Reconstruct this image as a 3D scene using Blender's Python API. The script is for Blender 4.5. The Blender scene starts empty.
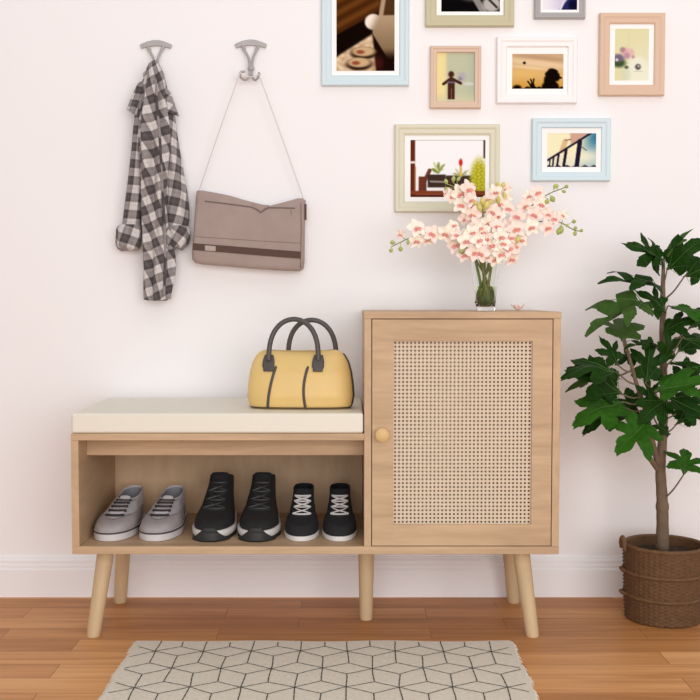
import bpy, math, random
from mathutils import Vector, Matrix
PI = math.pi
sc = bpy.context.scene
COL = sc.collection
random.seed(7)

# ------------------------------------------------------------------ camera
F = 1079.4
PITCH = math.radians(2.81)
CAMY, CAMZ = -2.57, 0.8227
cam = bpy.data.cameras.new('camera'); cam.sensor_width = 36; cam.lens = 36 * F / 700
co = bpy.data.objects.new('camera', cam); COL.objects.link(co)
co.location = (0, CAMY, CAMZ); co.rotation_euler = (PI / 2 - PITCH, 0, 0)
sc.camera = co
cam.clip_start = 0.05

def at(px, py, Y):
    """measured photo position -> world point in the vertical plane at depth Y"""
    cx, cy = (px - 350) / F, (350 - py) / F
    dy = math.cos(PITCH) + cy * math.sin(PITCH)
    dz = -math.sin(PITCH) + cy * math.cos(PITCH)
    t = (Y - CAMY) / dy
    return Vector((cx * t, Y, CAMZ + dz * t))

def sr(r, g, b):
    return tuple(((c / 255) / 12.92 if c / 255 < .04045 else ((c / 255 + .055) / 1.055) ** 2.4) for c in (r, g, b))

# ------------------------------------------------------------------ materials
def mat(name, rgb, rough=.6, metal=0, bump=0, bscale=200, var=0, vscale=8, coat=0, sheen=0, spec=.5, bmap=None):
    m = bpy.data.materials.new(name); m.use_nodes = True
    nt = m.node_tree; b = nt.nodes['Principled BSDF']
    c = sr(*rgb)
    b.inputs['Base Color'].default_value = (*c, 1); b.inputs['Roughness'].default_value = rough
    b.inputs['Metallic'].default_value = metal; b.inputs['Coat Weight'].default_value = coat
    b.inputs['Sheen Weight'].default_value = sheen; b.inputs['Specular IOR Level'].default_value = spec
    tc = nt.nodes.new('ShaderNodeTexCoord')
    if var:
        n = nt.nodes.new('ShaderNodeTexNoise'); n.inputs['Scale'].default_value = vscale; n.inputs['Detail'].default_value = 5
        nt.links.new(tc.outputs['Object'], n.inputs['Vector'])
        r = nt.nodes.new('ShaderNodeValToRGB')
        r.color_ramp.elements[0].position = .3; r.color_ramp.elements[1].position = .7
        r.color_ramp.elements[0].color = (*[x * (1 - var) for x in c], 1)
        r.color_ramp.elements[1].color = (*[min(1, x * (1 + var)) for x in c], 1)
        nt.links.new(n.outputs['Fac'], r.inputs['Fac']); nt.links.new(r.outputs['Color'], b.inputs['Base Color'])
    if bump:
        n = nt.nodes.new('ShaderNodeTexNoise'); n.inputs['Scale'].default_value = bscale; n.inputs['Detail'].default_value = 3
        src = tc.outputs['Object']
        if bmap:
            mp = nt.nodes.new('ShaderNodeMapping'); mp.inputs['Scale'].default_value = bmap
            nt.links.new(src, mp.inputs['Vector']); src = mp.outputs['Vector']
        nt.links.new(src, n.inputs['Vector'])
        bp = nt.nodes.new('ShaderNodeBump'); bp.inputs['Strength'].default_value = bump; bp.inputs['Distance'].default_value = .002
        nt.links.new(n.outputs['Fac'], bp.inputs['Height']); nt.links.new(bp.outputs['Normal'], b.inputs['Normal'])
    return m

def wood(name, rgb, scale, contrast=.10, rough=.5):
    """grain runs along the axis with the smallest scale"""
    m = bpy.data.materials.new(name); m.use_nodes = True
    nt = m.node_tree; b = nt.nodes['Principled BSDF']; b.inputs['Roughness'].default_value = rough
    b.inputs['Specular IOR Level'].default_value = .3
    tc = nt.nodes.new('ShaderNodeTexCoord'); mp = nt.nodes.new('ShaderNodeMapping'); mp.inputs['Scale'].default_value = scale
    nt.links.new(tc.outputs['Object'], mp.inputs['Vector'])
    n1 = nt.nodes.new('ShaderNodeTexNoise'); n1.inputs['Scale'].default_value = 1; n1.inputs['Detail'].default_value = 6
    n1.inputs['Distortion'].default_value = .6
    n2 = nt.nodes.new('ShaderNodeTexNoise'); n2.inputs['Scale'].default_value = 6; n2.inputs['Detail'].default_value = 3
    nt.links.new(mp.outputs['Vector'], n1.inputs['Vector']); nt.links.new(mp.outputs['Vector'], n2.inputs['Vector'])
    ad = nt.nodes.new('ShaderNodeMath'); ad.operation = 'MULTIPLY_ADD'; ad.inputs[1].default_value = .35
    nt.links.new(n2.outputs['Fac'], ad.inputs[0]); nt.links.new(n1.outputs['Fac'], ad.inputs[2])
    r = nt.nodes.new('ShaderNodeValToRGB'); c = sr(*rgb)
    r.color_ramp.elements[0].position = .45; r.color_ramp.elements[1].position = .9
    r.color_ramp.elements[0].color = (*[x * (1 - contrast * k) for x, k in zip(c, (1.0, 1.2, 1.4))], 1)
    r.color_ramp.elements[1].color = (*[min(1, x * (1 + contrast * .8)) for x in c], 1)
    nt.links.new(ad.outputs[0], r.inputs['Fac']); nt.links.new(r.outputs['Color'], b.inputs['Base Color'])
    bp = nt.nodes.new('ShaderNodeBump'); bp.inputs['Strength'].default_value = .08; bp.inputs['Distance'].default_value = .001
    nt.links.new(n2.outputs['Fac'], bp.inputs['Height']); nt.links.new(bp.outputs['Normal'], b.inputs['Normal'])
    return m

OAK = (198, 167, 134)
M = {}
M['oak_x'] = wood('oak_grain_across', OAK, (3, 40, 30), .16)
M['oak_back'] = wood('oak_grain_upright', (208, 176, 141), (14, 14, 4), .12)
M['oak_y'] = wood('oak_grain_deep', OAK, (30, 3, 22))
M['beech'] = wood('beech_pale', (212, 186, 148), (40, 40, 4), .06)
M['knob'] = wood('knob_wood', (222, 185, 128), (30, 30, 8), .06)
M['rattan'] = mat('rattan_cane', (218, 198, 174), .6, var=.03, vscale=60)
M['cushion'] = mat('cream_leatherette', (233, 226, 211), .5, bump=.05, bscale=300)
M['wallpaint'] = mat('white_wall_paint', (249, 246, 247), .9, bump=.03, bscale=400, spec=.2)
M['trim'] = mat('white_trim_paint', (246, 243, 244), .55)
M['steel'] = mat('brushed_nickel', (176, 170, 170), .5, metal=.2, var=.08, vscale=90)
M['taupe'] = mat('taupe_canvas', (166, 146, 139), .85, bump=.25, bscale=500, var=.05, vscale=30)
M['taupe_dark'] = mat('taupe_dark_seam', (128, 108, 101), .85)  # darker taupe for the bag's seam lines
M['brownband'] = mat('brown_webbing', (88, 64, 56), .8, bump=.2, bscale=600)
M['tag'] = mat('pale_tag', (178, 160, 152), .6)
M['strap'] = mat('pale_cord', (222, 212, 209), .7)
M['zipper'] = mat('dark_zipper', (110, 92, 86), .6)
M['yellow'] = mat('yellow_leather', (228, 194, 124), .42, bump=.12, bscale=250, var=.04, vscale=14)
M['charcoal'] = mat('charcoal_leather', (78, 72, 70), .45, bump=.1, bscale=250)
M['blackedge'] = mat('black_piping', (52, 44, 38), .5)
M['greycanvas'] = mat('grey_canvas', (196, 191, 194), .9, bump=.3, bscale=700, var=.05, vscale=60)
M['greysuede'] = mat('grey_suede', (172, 164, 164), .95, bump=.3, bscale=500, var=.06, vscale=60)
M['greysole'] = mat('grey_rubber', (214, 208, 208), .6)
M['greyline'] = mat('dark_rubber_line', (70, 62, 64), .6)
M['lacegrey'] = mat('black_lace', (46, 43, 46), .8)
M['blackknit'] = mat('black_knit', (33, 32, 33), .8, bump=.6, bscale=420, var=.2, vscale=120)
M['blackgloss'] = mat('black_rubber', (44, 44, 45), .5)
M['blackcanvas'] = mat('black_canvas', (32, 32, 35), .88, bump=.3, bscale=600)
M['blacklining'] = mat('black_lining', (24, 23, 24), .95)
M['greylining'] = mat('grey_lining', (140, 138, 142), .95)
M['whiterubber'] = mat('white_rubber', (226, 222, 220), .5)
M['whitelace'] = mat('white_lace', (216, 212, 210), .8)
M['petal'] = mat('orchid_petal', (254, 242, 226), .6, var=.05, vscale=60)
M['petalpink'] = mat('orchid_petal_pink', (253, 229, 217), .6, var=.05, vscale=60)
M['lip'] = mat('orchid_lip', (233, 158, 150), .55, var=.15, vscale=90)
M['column'] = mat('orchid_column', (252, 236, 190), .5)
M['bud'] = mat('green_bud', (176, 186, 104), .5, var=.15, vscale=60)
M['budyellow'] = mat('yellow_bud', (214, 200, 116), .5, var=.15, vscale=60)
M['stem'] = mat('flower_stem', (118, 128, 62), .5)
M['stemdark'] = mat('flower_stalk', (116, 138, 56), .5, var=.2, vscale=50)
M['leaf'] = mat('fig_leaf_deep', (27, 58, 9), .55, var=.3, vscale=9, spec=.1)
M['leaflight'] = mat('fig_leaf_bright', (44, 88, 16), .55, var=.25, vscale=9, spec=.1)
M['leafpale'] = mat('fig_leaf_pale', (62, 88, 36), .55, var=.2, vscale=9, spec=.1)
M['vein'] = mat('fig_leaf_vein', (72, 104, 46), .5)
M['petiole'] = mat('fig_petiole', (118, 104, 82), .6)
M['bark'] = mat('fig_bark', (116, 96, 78), .85, bump=.8, bscale=60, var=.14, vscale=40, bmap=(1, 1, .35))
M['wicker'] = mat('brown_wicker', (104, 73, 45), .8, var=.18, vscale=70, bump=.4, bscale=200)
M['wickerrope'] = mat('brown_wicker_rope', (112, 80, 50), .75, var=.2, vscale=80, bump=.5, bscale=260)
M['soil'] = mat('dark_soil', (64, 50, 38), .95, var=.5, vscale=90, bump=1, bscale=120)
M['rug'] = mat('cream_rug_weave', (226, 216, 200), .95, bump=.9, bscale=90, var=.06, vscale=120, bmap=(1, 6, 1))
M['rugline'] = mat('rug_line', (78, 74, 69), .95)
M['mat'] = mat('white_mat_board', (253, 252, 251), .8)
M['frameblue'] = mat('pale_blue_lacquer', (211, 229, 236), .4)
M['frameolive'] = mat('sage_cream_lacquer', (220, 214, 190), .4)
M['frametop'] = mat('khaki_lacquer', (200, 192, 158), .4)
M['framegrey'] = mat('grey_lacquer', (172, 168, 168), .4)
M['framepeach'] = mat('peach_wood', (222, 192, 170), .5)
M['framepeach2'] = mat('peach_wood_deep', (222, 190, 165), .5)
M['framewhite'] = mat('white_lacquer', (250, 245, 245), .4)
M['dark'] = mat('joint_shadow_gap', (150, 118, 88), .8)

def mat_floor():
    m = bpy.data.materials.new('oak_strip_floor'); m.use_nodes = True
    nt = m.node_tree; b = nt.nodes['Principled BSDF']; L = nt.links.new; N = nt.nodes.new
    b.inputs['Roughness'].default_value = .45; b.inputs['Specular IOR Level'].default_value = .2
    tc = N('ShaderNodeTexCoord')
    br = N('ShaderNodeTexBrick'); br.offset = .37; br.offset_frequency = 2; br.squash = 1
    br.inputs['Scale'].default_value = 1; br.inputs['Mortar Size'].default_value = .0009
    br.inputs['Brick Width'].default_value = .52; br.inputs['Row Height'].default_value = .0875
    br.inputs['Mortar Smooth'].default_value = .2; br.inputs['Bias'].default_value = 0
    br.inputs['Color1'].default_value = (0, 0, 0, 1); br.inputs['Color2'].default_value = (1, 1, 1, 1)
    br.inputs['Mortar'].default_value = (.12, .12, .12, 1)
    mpb = N('ShaderNodeMapping'); mpb.inputs['Location'].default_value = (.13, .012, 0)
    L(tc.outputs['Object'], mpb.inputs['Vector']); L(mpb.outputs['Vector'], br.inputs['Vector'])
    mp = N('ShaderNodeMapping'); mp.inputs['Scale'].default_value = (2.2, 34, 1); L(tc.outputs['Object'], mp.inputs['Vector'])
    sep = N('ShaderNodeVectorMath'); sep.operation = 'MULTIPLY_ADD'; sep.inputs[1].default_value = (7, 3, 5)
    L(br.outputs['Color'], sep.inputs[0]); L(mp.outputs['Vector'], sep.inputs[2])
    n = N('ShaderNodeTexNoise'); n.inputs['Scale'].default_value = 1; n.inputs['Detail'].default_value = 7; n.inputs['Distortion'].default_value = .8
    L(sep.outputs[0], n.inputs['Vector'])
    mx = N('ShaderNodeMath'); mx.operation = 'MULTIPLY_ADD'; mx.inputs[1].default_value = .55
    bw = N('ShaderNodeRGBToBW'); L(br.outputs['Color'], bw.inputs[0])
    L(bw.outputs[0], mx.inputs[0])
    hf = N('ShaderNodeMath'); hf.operation = 'MULTIPLY_ADD'; hf.inputs[1].default_value = 1.15; hf.inputs[2].default_value = -.33
    L(n.outputs['Fac'], hf.inputs[0]); L(hf.outputs[0], mx.inputs[2])
    r = N('ShaderNodeValToRGB'); e = r.color_ramp.elements
    e[0].position = .0; e[0].color = (*sr(164, 106, 58), 1); e[1].position = 1; e[1].color = (*sr(234, 176, 118), 1)
    k = e.new(.5); k.color = (*sr(203, 141, 87), 1)
    L(mx.outputs[0], r.inputs['Fac'])
    mm = N('ShaderNodeMix'); mm.data_type = 'RGBA'; mm.blend_type = 'MIX'
    L(br.outputs['Fac'], mm.inputs[0]); L(r.outputs['Color'], mm.inputs[6]); mm.inputs[7].default_value = (*sr(150, 94, 50), 1)
    L(mm.outputs[2], b.inputs['Base Color'])
    return m
M['floor'] = mat_floor()

def mat_plaid():
    m = bpy.data.materials.new('grey_check_flannel'); m.use_nodes = True
    nt = m.node_tree; b = nt.nodes['Principled BSDF']; L = nt.links.new; N = nt.nodes.new
    b.inputs['Roughness'].default_value = .9; b.inputs['Sheen Weight'].default_value = .1
    uv = N('ShaderNodeUVMap'); sp = N('ShaderNodeSeparateXYZ'); L(uv.outputs['UV'], sp.inputs[0])
    def band(out):
        fr = N('ShaderNodeMath'); fr.operation = 'FRACT'; L(out, fr.inputs[0])
        r = N('ShaderNodeValToRGB'); r.color_ramp.interpolation = 'LINEAR'
        e = r.color_ramp.elements; e[0].position = 0; e[0].color = (0, 0, 0, 1); e[1].position = 1; e[1].color = (0, 0, 0, 1)
        for p, v in ((.04, 1), (.24, .9), (.26, .72), (.28, .9), (.52, 1), (.56, .0), (.72, 0), (.745, .34), (.77, 0)):
            k = e.new(p); k.color = (v, v, v, 1)
        L(fr.outputs[0], r.inputs['Fac']); return r.outputs['Color']
    a = band(sp.outputs['X']); c = band(sp.outputs['Y'])
    ad = N('ShaderNodeMath'); ad.operation = 'ADD'; L(a, ad.inputs[0]); L(c, ad.inputs[1])
    ha = N('ShaderNodeMath'); ha.operation = 'MULTIPLY'; ha.inputs[1].default_value = .5; L(ad.outputs[0], ha.inputs[0])
    r = N('ShaderNodeValToRGB'); e = r.color_ramp.elements
    e[0].position = 0; e[0].color = (*sr(214, 207, 205), 1); e[1].position = 1; e[1].color = (*sr(66, 58, 60), 1)
    k = e.new(.5); k.color = (*sr(142, 133, 133), 1)
    L(ha.outputs[0], r.inputs['Fac']); L(r.outputs['Color'], b.inputs['Base Color'])
    return m
M['plaid'] = mat_plaid()

def mat_print():
    m = bpy.data.materials.new('photo_print'); m.use_nodes = True
    nt = m.node_tree; b = nt.nodes['Principled BSDF']; b.inputs['Roughness'].default_value = .9
    b.inputs['Specular IOR Level'].default_value = 0
    a = nt.nodes.new('ShaderNodeAttribute'); a.attribute_name = 'print'; nt.links.new(a.outputs['Color'], b.inputs['Base Color'])
    return m
M['print'] = mat_print()

def mat_glass(name, rgb, ior):
    m = bpy.data.materials.new(name); m.use_nodes = True
    b = m.node_tree.nodes['Principled BSDF']; b.inputs['Base Color'].default_value = (*rgb, 1)
    b.inputs['Transmission Weight'].default_value = 1; b.inputs['Roughness'].default_value = .0; b.inputs['IOR'].default_value = ior
    return m
M['glass'] = mat_glass('clear_glass', (.96, .985, .965), 1.45)
M['water'] = mat_glass('green_tinted_water', (.80, .90, .62), 1.33)

# ------------------------------------------------------------------ mesh builder
class MB:
    def __init__(s): s.v = []; s.f = []; s.m = []; s.uv = []
    def _add(s, vs, fs, m=0, uvs=None):
        o = len(s.v); s.v += [Vector(p) for p in vs]
        for f in fs: s.f.append([i + o for i in f]); s.m.append(m)
        s.uv += list(uvs) if uvs else [(0, 0)] * len(vs)
        return s
    def box(s, x0, x1, y0, y1, z0, z1, m=0):
        vs = [(x, y, z) for x in (x0, x1) for y in (y0, y1) for z in (z0, z1)]
        return s._add(vs, [(0, 1, 3, 2), (4, 6, 7, 5), (0, 4, 5, 1), (2, 3, 7, 6), (0, 2, 6, 4), (1, 5, 7, 3)], m)
    def loft(s, rings, m=0, cap0=True, cap1=True, closed=True, uv=None):
        n = len(rings[0]); vs = [p for r in rings for p in r]; fs = []
        for i in range(len(rings) - 1):
            for j in range(n if closed else n - 1):
                k = (j + 1) % n
                fs.append((i * n + j, i * n + k, (i + 1) * n + k, (i + 1) * n + j))
        if closed and cap0: fs.append(tuple(reversed(range(n))))
        if closed and cap1: fs.append(tuple(range((len(rings) - 1) * n, len(rings) * n)))
        return s._add(vs, fs, m, uv)
    def tube(s, pts, rad, n=8, m=0, flat=1.0, up=None, caps=True):
        pts = [Vector(p) for p in pts]
        if not isinstance(rad, (list, tuple)): rad = [rad] * len(pts)
        rings = []; prev = None
        for i, p in enumerate(pts):
            d = (pts[min(i + 1, len(pts) - 1)] - pts[max(i - 1, 0)])
            if d.length < 1e-9: d = Vector((0, 0, 1))
            d.normalize()
            if prev is None:
                a = Vector(up) if up else (Vector((0, 1, 0)) if abs(d.y) < .9 else Vector((1, 0, 0)))
            else: a = prev
            a = a - d * a.dot(d)
            if a.length < 1e-6: a = d.orthogonal()
            a.normalize(); prev = a; b = d.cross(a)
            rings.append([p + a * (math.cos(t) * rad[i] * flat) + b * (math.sin(t) * rad[i]) for t in [2 * PI * k / n for k in range(n)]])
        return s.loft(rings, m, caps, caps)
    def lathe(s, prof, n=48, c=(0, 0, 0), m=0, cap0=False, cap1=False):
        c = Vector(c)
        rings = [[c + Vector((r * math.cos(2 * PI * k / n), r * math.sin(2 * PI * k / n), z)) for k in range(n)] for r, z in prof]
        return s.loft(rings, m, cap0, cap1)
    def ball(s, c, r, n=12, m=0, sz=1.0):
        k = n // 2
        return s.lathe([(max(1e-5, r * math.sin(PI * i / k)), -r * sz * math.cos(PI * i / k)) for i in range(k + 1)], n, c, m)
    def extrude(s, outline, d, m=0):
        """planar outline (list of Vectors) pushed along d, closed"""
        d = Vector(d); return s.loft([[Vector(p) for p in outline], [Vector(p) + d for p in outline]], m)
    def build(s, name, mats, parent=None, org=None, bevel=0, smooth=True, sub=0, solid=0, angle=40):
        if not isinstance(mats, (list, tuple)): mats = [mats]
        o = Vector((0, 0, 0))
        if org is not None: o = Vector(org)
        elif parent is not None: o = ORG.get(parent.name, Vector((0, 0, 0)))
        me = bpy.data.meshes.new(name)
        me.from_pydata([p - o for p in s.v], [], s.f); 
        for mt in mats: me.materials.append(M[mt] if isinstance(mt, str) else mt)
        me.polygons.foreach_set('material_index', s.m)
        if any(u != (0, 0) for u in s.uv):
            l = me.uv_layers.new(name='UVMap')
            for lp in me.loops: l.data[lp.index].uv = s.uv[lp.vertex_index]
        import bmesh
        bm = bmesh.new(); bm.from_mesh(me); bmesh.ops.recalc_face_normals(bm, faces=bm.faces); bm.to_mesh(me); bm.free()
        if smooth: me.shade_smooth()
        ob = bpy.data.objects.new(name, me); COL.objects.link(ob)
        if parent is not None: ob.parent = parent; ORG[ob.name] = o
        else: ob.location = o; ORG[ob.name] = o
        if bevel:
            md = ob.modifiers.new('bevel', 'BEVEL'); md.width = bevel; md.segments = 3; md.limit_method = 'ANGLE'; md.harden_normals = True
        if sub:
            md = ob.modifiers.new('subdivision', 'SUBSURF'); md.levels = sub; md.render_levels = sub
        if solid:
            md = ob.modifiers.new('thickness', 'SOLIDIFY'); md.thickness = solid; md.offset = 0
        if smooth and not sub and not bevel:
            me.set_sharp_from_angle(angle=math.radians(angle))
        return ob
ORG = {}

def tag(o, label, cat, group=None, kind=None):
    if label: o['label'] = label
    if cat: o['category'] = cat
    if group: o['group'] = group
    if kind: o['kind'] = kind
    return o

def thing(name, loc, label=None, cat=None, group=None):
    o = bpy.data.objects.new(name, None); COL.objects.link(o); o.location = loc; o.empty_display_size = .05
    ORG[o.name] = Vector(loc)
    return tag(o, label, cat, group)

def dup(root, loc, rotz=0, label=None, group=None, scale=None):
    def cp(o, par):
        c = o.copy(); COL.objects.link(c)
        if par is not None: c.parent = par
        for ch in o.children: cp(ch, c)
        return c
    r = cp(root, None); r.location = loc; r.rotation_euler = (0, 0, rotz)
    if scale: r.scale = scale
    if label: r['label'] = label
    if group: r['group'] = group
    return r

def lerp_levels(levels, n):
    """smooth (Catmull-Rom) resample of tuples by first element"""
    out = []
    t0, t1 = levels[0][0], levels[-1][0]
    for i in range(n):
        t = t0 + (t1 - t0) * i / (n - 1)
        k = 0
        while k < len(levels) - 2 and t > levels[k + 1][0] if t1 > t0 else k < len(levels) - 2 and t < levels[k + 1][0]: k += 1
        a, b = levels[k], levels[k + 1]; p = levels[max(k - 1, 0)]; q = levels[min(k + 2, len(levels) - 1)]
        s = (t - a[0]) / (b[0] - a[0])
        row = [t]
        for j in range(1, len(a)):
            h = b[0] - a[0]
            ma = (b[j] - p[j]) / (b[0] - p[0]) * h; mb = (q[j] - a[j]) / (q[0] - a[0]) * h
            row.append((2*s**3 - 3*s**2 + 1) * a[j] + (s**3 - 2*s**2 + s) * ma + (-2*s**3 + 3*s**2) * b[j] + (s**3 - s**2) * mb)
        out.append(row)
    return out

def smooth_path(pts, n):
    lv = [(i, *p) for i, p in enumerate(pts)]
    return [Vector(r[1:4]) for r in lerp_levels(lv, n)]

# ------------------------------------------------------------------ setting
WALL = .368
mb = MB(); mb.box(-3.2, 3.2, WALL, WALL + .1, -.05, 2.7); tag(mb.build('wall_back', 'wallpaint', smooth=False), None, None, kind='structure')
mb = MB(); mb.box(-3.2, 3.2, -4.2, WALL, -.05, 0); tag(mb.build('floor', 'floor', smooth=False), None, None, kind='structure')
mb = MB()
zt = at(350, 557.5, WALL - .012).z
prof = [(WALL, 0), (WALL - .014, 0), (WALL - .014, zt - .034), (WALL - .0115, zt - .030), (WALL - .0115, zt - .022), (WALL - .009, zt - .018),
        (WALL - .009, zt - .010), (WALL - .005, zt - .004), (WALL - .004, zt), (WALL, zt)]
mb.loft([[Vector((x, y, z)) for y, z in prof] for x in (-3.2, 3.2)])
tag(mb.build('baseboard_back', 'trim', smooth=False), None, None, kind='structure')

# ------------------------------------------------------------------ shoe bench with cabinet
YF = -.045                      # front face of the bench
XL, XR = at(71.5, 500, YF).x, at(560, 430, YF).x
XD0, XD1 = at(364.2, 430, YF).x, at(371.3, 430, YF).x
ZB0, ZB1 = at(350, 554.3, YF).z, at(350, 546.5, YF).z
ZS0, ZS1 = at(350, 440.5, YF).z, at(350, 433.6, YF).z
ZT0, ZT1 = at(350, 318.6, YF).z, at(350, 311.8, YF).z
TH = .0175
BK = .346                       # front of the back panel
bench = thing('shoe_storage_bench', ((XL + XR) / 2, .17, 0),
              'light oak shoe bench with open cubby and tall cabinet with woven cane door', 'shoe bench')
def panel(name, x0, x1, y0, y1, z0, z1, m, parent=bench, bev=.0012):
    b = MB(); b.box(x0, x1, y0, y1, z0, z1); return b.build(name, m, parent, bevel=bev)
panel('bottom_panel', XL, XR, YF, .353, ZB0, ZB1, 'oak_x')
panel('side_panel', XL, XL + TH, YF, .353, ZB1, ZS0, 'oak_y')
panel('divider_panel', XD0, XD1, YF, .353, ZB1, ZT0, 'oak_y')
panel('side_panel', XR - TH, XR, YF, .353, ZB1, ZT0, 'oak_y')
panel('seat_panel', XL, XD0, YF, .353, ZS0, ZS1, 'oak_x')
panel('top_panel', XD0 - .001, XR + .001, YF - .001, .353, ZT0, ZT1, 'oak_x')
panel('back_panel', XL + TH, XD0, BK, .353, ZB1, ZS0, 'oak_back')
panel('back_panel', XD1, XR - TH, BK, .353, ZB1, ZT0, 'oak_back')
zr = at(250, 455.3, .035).z
panel('front_rail', XL + TH, XD0, .035, .051, zr, ZS0, 'oak_x')
# door: frame with a window cut for the cane
dx0, dx1, dz0, dz1 = XD1 + .0018, XR - TH - .0018, ZB1 + .0018, ZT0 - .0018
wx0, wx1 = at(393.3, 430, YF).x, at(531.8, 430, YF).x
wz0, wz1 = at(460, 524.5, YF).z, at(460, 341, YF).z
fb = MB()
outer = [Vector((dx0, YF, dz0)), Vector((dx1, YF, dz0)), Vector((dx1, YF, dz1)), Vector((dx0, YF, dz1))]
inner = [Vector((wx0, YF, wz0)), Vector((wx1, YF, wz0)), Vector((wx1, YF, wz1)), Vector((wx0, YF, wz1))]
yy = Vector((0, .017, 0))
vs = outer + inner + [p + yy for p in outer] + [p + yy for p in inner]
fs = []
for i in range(4):
    j = (i + 1) % 4
    fs += [(i, j, 4 + j, 4 + i), (8 + i, 12 + i, 12 + j, 8 + j), (i, 8 + i, 8 + j, j), (4 + i, 4 + j, 12 + j, 12 + i)]
fb._add(vs, fs)
door = fb.build('door', 'oak_x', bench, bevel=.0009)
# cane webbing: over-and-under strands
cb = MB(); nx, nz = 35, 47
px_, pz_ = (wx1 - wx0) / nx, (wz1 - wz0) / nz
hw = px_ * .275
def strand(along_x, c, n, a0, p, par):
    ra, rb, rc, rd = [], [], [], []
    pts = []
    for i in range(n * 2 + 1):
        t = a0 + p * i / 2
        off = .0007 * math.cos(PI * (i / 2 + par))
        pts.append((t, off))
    lo = [[], []]
    rings = []
    for t, off in pts:
        y = YF + .009 + off
        if along_x: rings.append([Vector((t, y - .0007, c - hw)), Vector((t, y - .0007, c + hw)), Vector((t, y + .0007, c + hw)), Vector((t, y + .0007, c - hw))])
        else: rings.append([Vector((c - hw, y - .0007, t)), Vector((c + hw, y - .0007, t)), Vector((c + hw, y + .0007, t)), Vector((c - hw, y + .0007, t))])
    cb.loft(rings)
for i in range(nx + 1): strand(False, wx0 + px_ * i, nz, wz0, pz_, i)
for k in range(nz + 1): strand(True, wz0 + pz_ * k, nx, wx0, px_, k + 1)
cb.build('cane_panel', 'rattan', door)
kc = at(382, 434, YF)
kb = MB(); prof = [(.0001, 0), (.007, 0), (.0065, .006), (.0078, .010), (.0145, .0135), (.0165, .018), (.0158, .0225), (.011, .026), (.004, .0275), (.0001, .0277)]
n = 32
kb.loft([[Vector((kc.x + r * math.cos(2*PI*i/n), YF - z, kc.z + r * math.sin(2*PI*i/n))) for i in range(n)] for r, z in prof], cap0=False, cap1=False)
tag(kb.build('knob', 'knob', door), 'round pale wooden knob', None)
def leg(top, foot, r0, r1):
    b = MB(); d = foot - top
    pts = [top + d * t for t in (0, .02, .5, .94, 1)]
    n = 28; rings = []
    for p, t, k in zip(pts, (0, .02, .5, .94, 1), (1, 1, 1, 1, .93)):
        r = (r0 + (r1 - r0) * t) * k
        rings.append([p + Vector((r * math.cos(2*PI*i/n), r * math.sin(2*PI*i/n), 0)) for i in range(n)])
    b.loft(rings); return b.build('leg', 'beech', bench)
def gx(px, py, Y): return at(px, py, Y).x
for (tx, tY), (fx, fY, fpy) in (((107, .055), (93.4, .017, 636)), ((124.6, .285), (120.4, .307, 603)), ((366.3, .155), (366, .155, 619)),
                               ((520, .055), (532.5, .017, 636)), ((508, .285), (513.5, .307, 603))):
    leg(Vector((gx(tx, 554, tY), tY, ZB0)), Vector((gx(fx, fpy, fY), fY, 0)), .0215, .0165)

# seat cushion
cz = ZS1 + .048
cu = MB(); cu.box(XL + .001, XD0 - .002, YF + .001, .35, ZS1 + .0003, cz)
o = cu.build('seat_cushion', 'cushion', None, org=((XL + XD0) / 2, .175, ZS1), bevel=.006)
tag(o, 'cream padded seat cushion lying on the low open bench', 'cushion')

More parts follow.
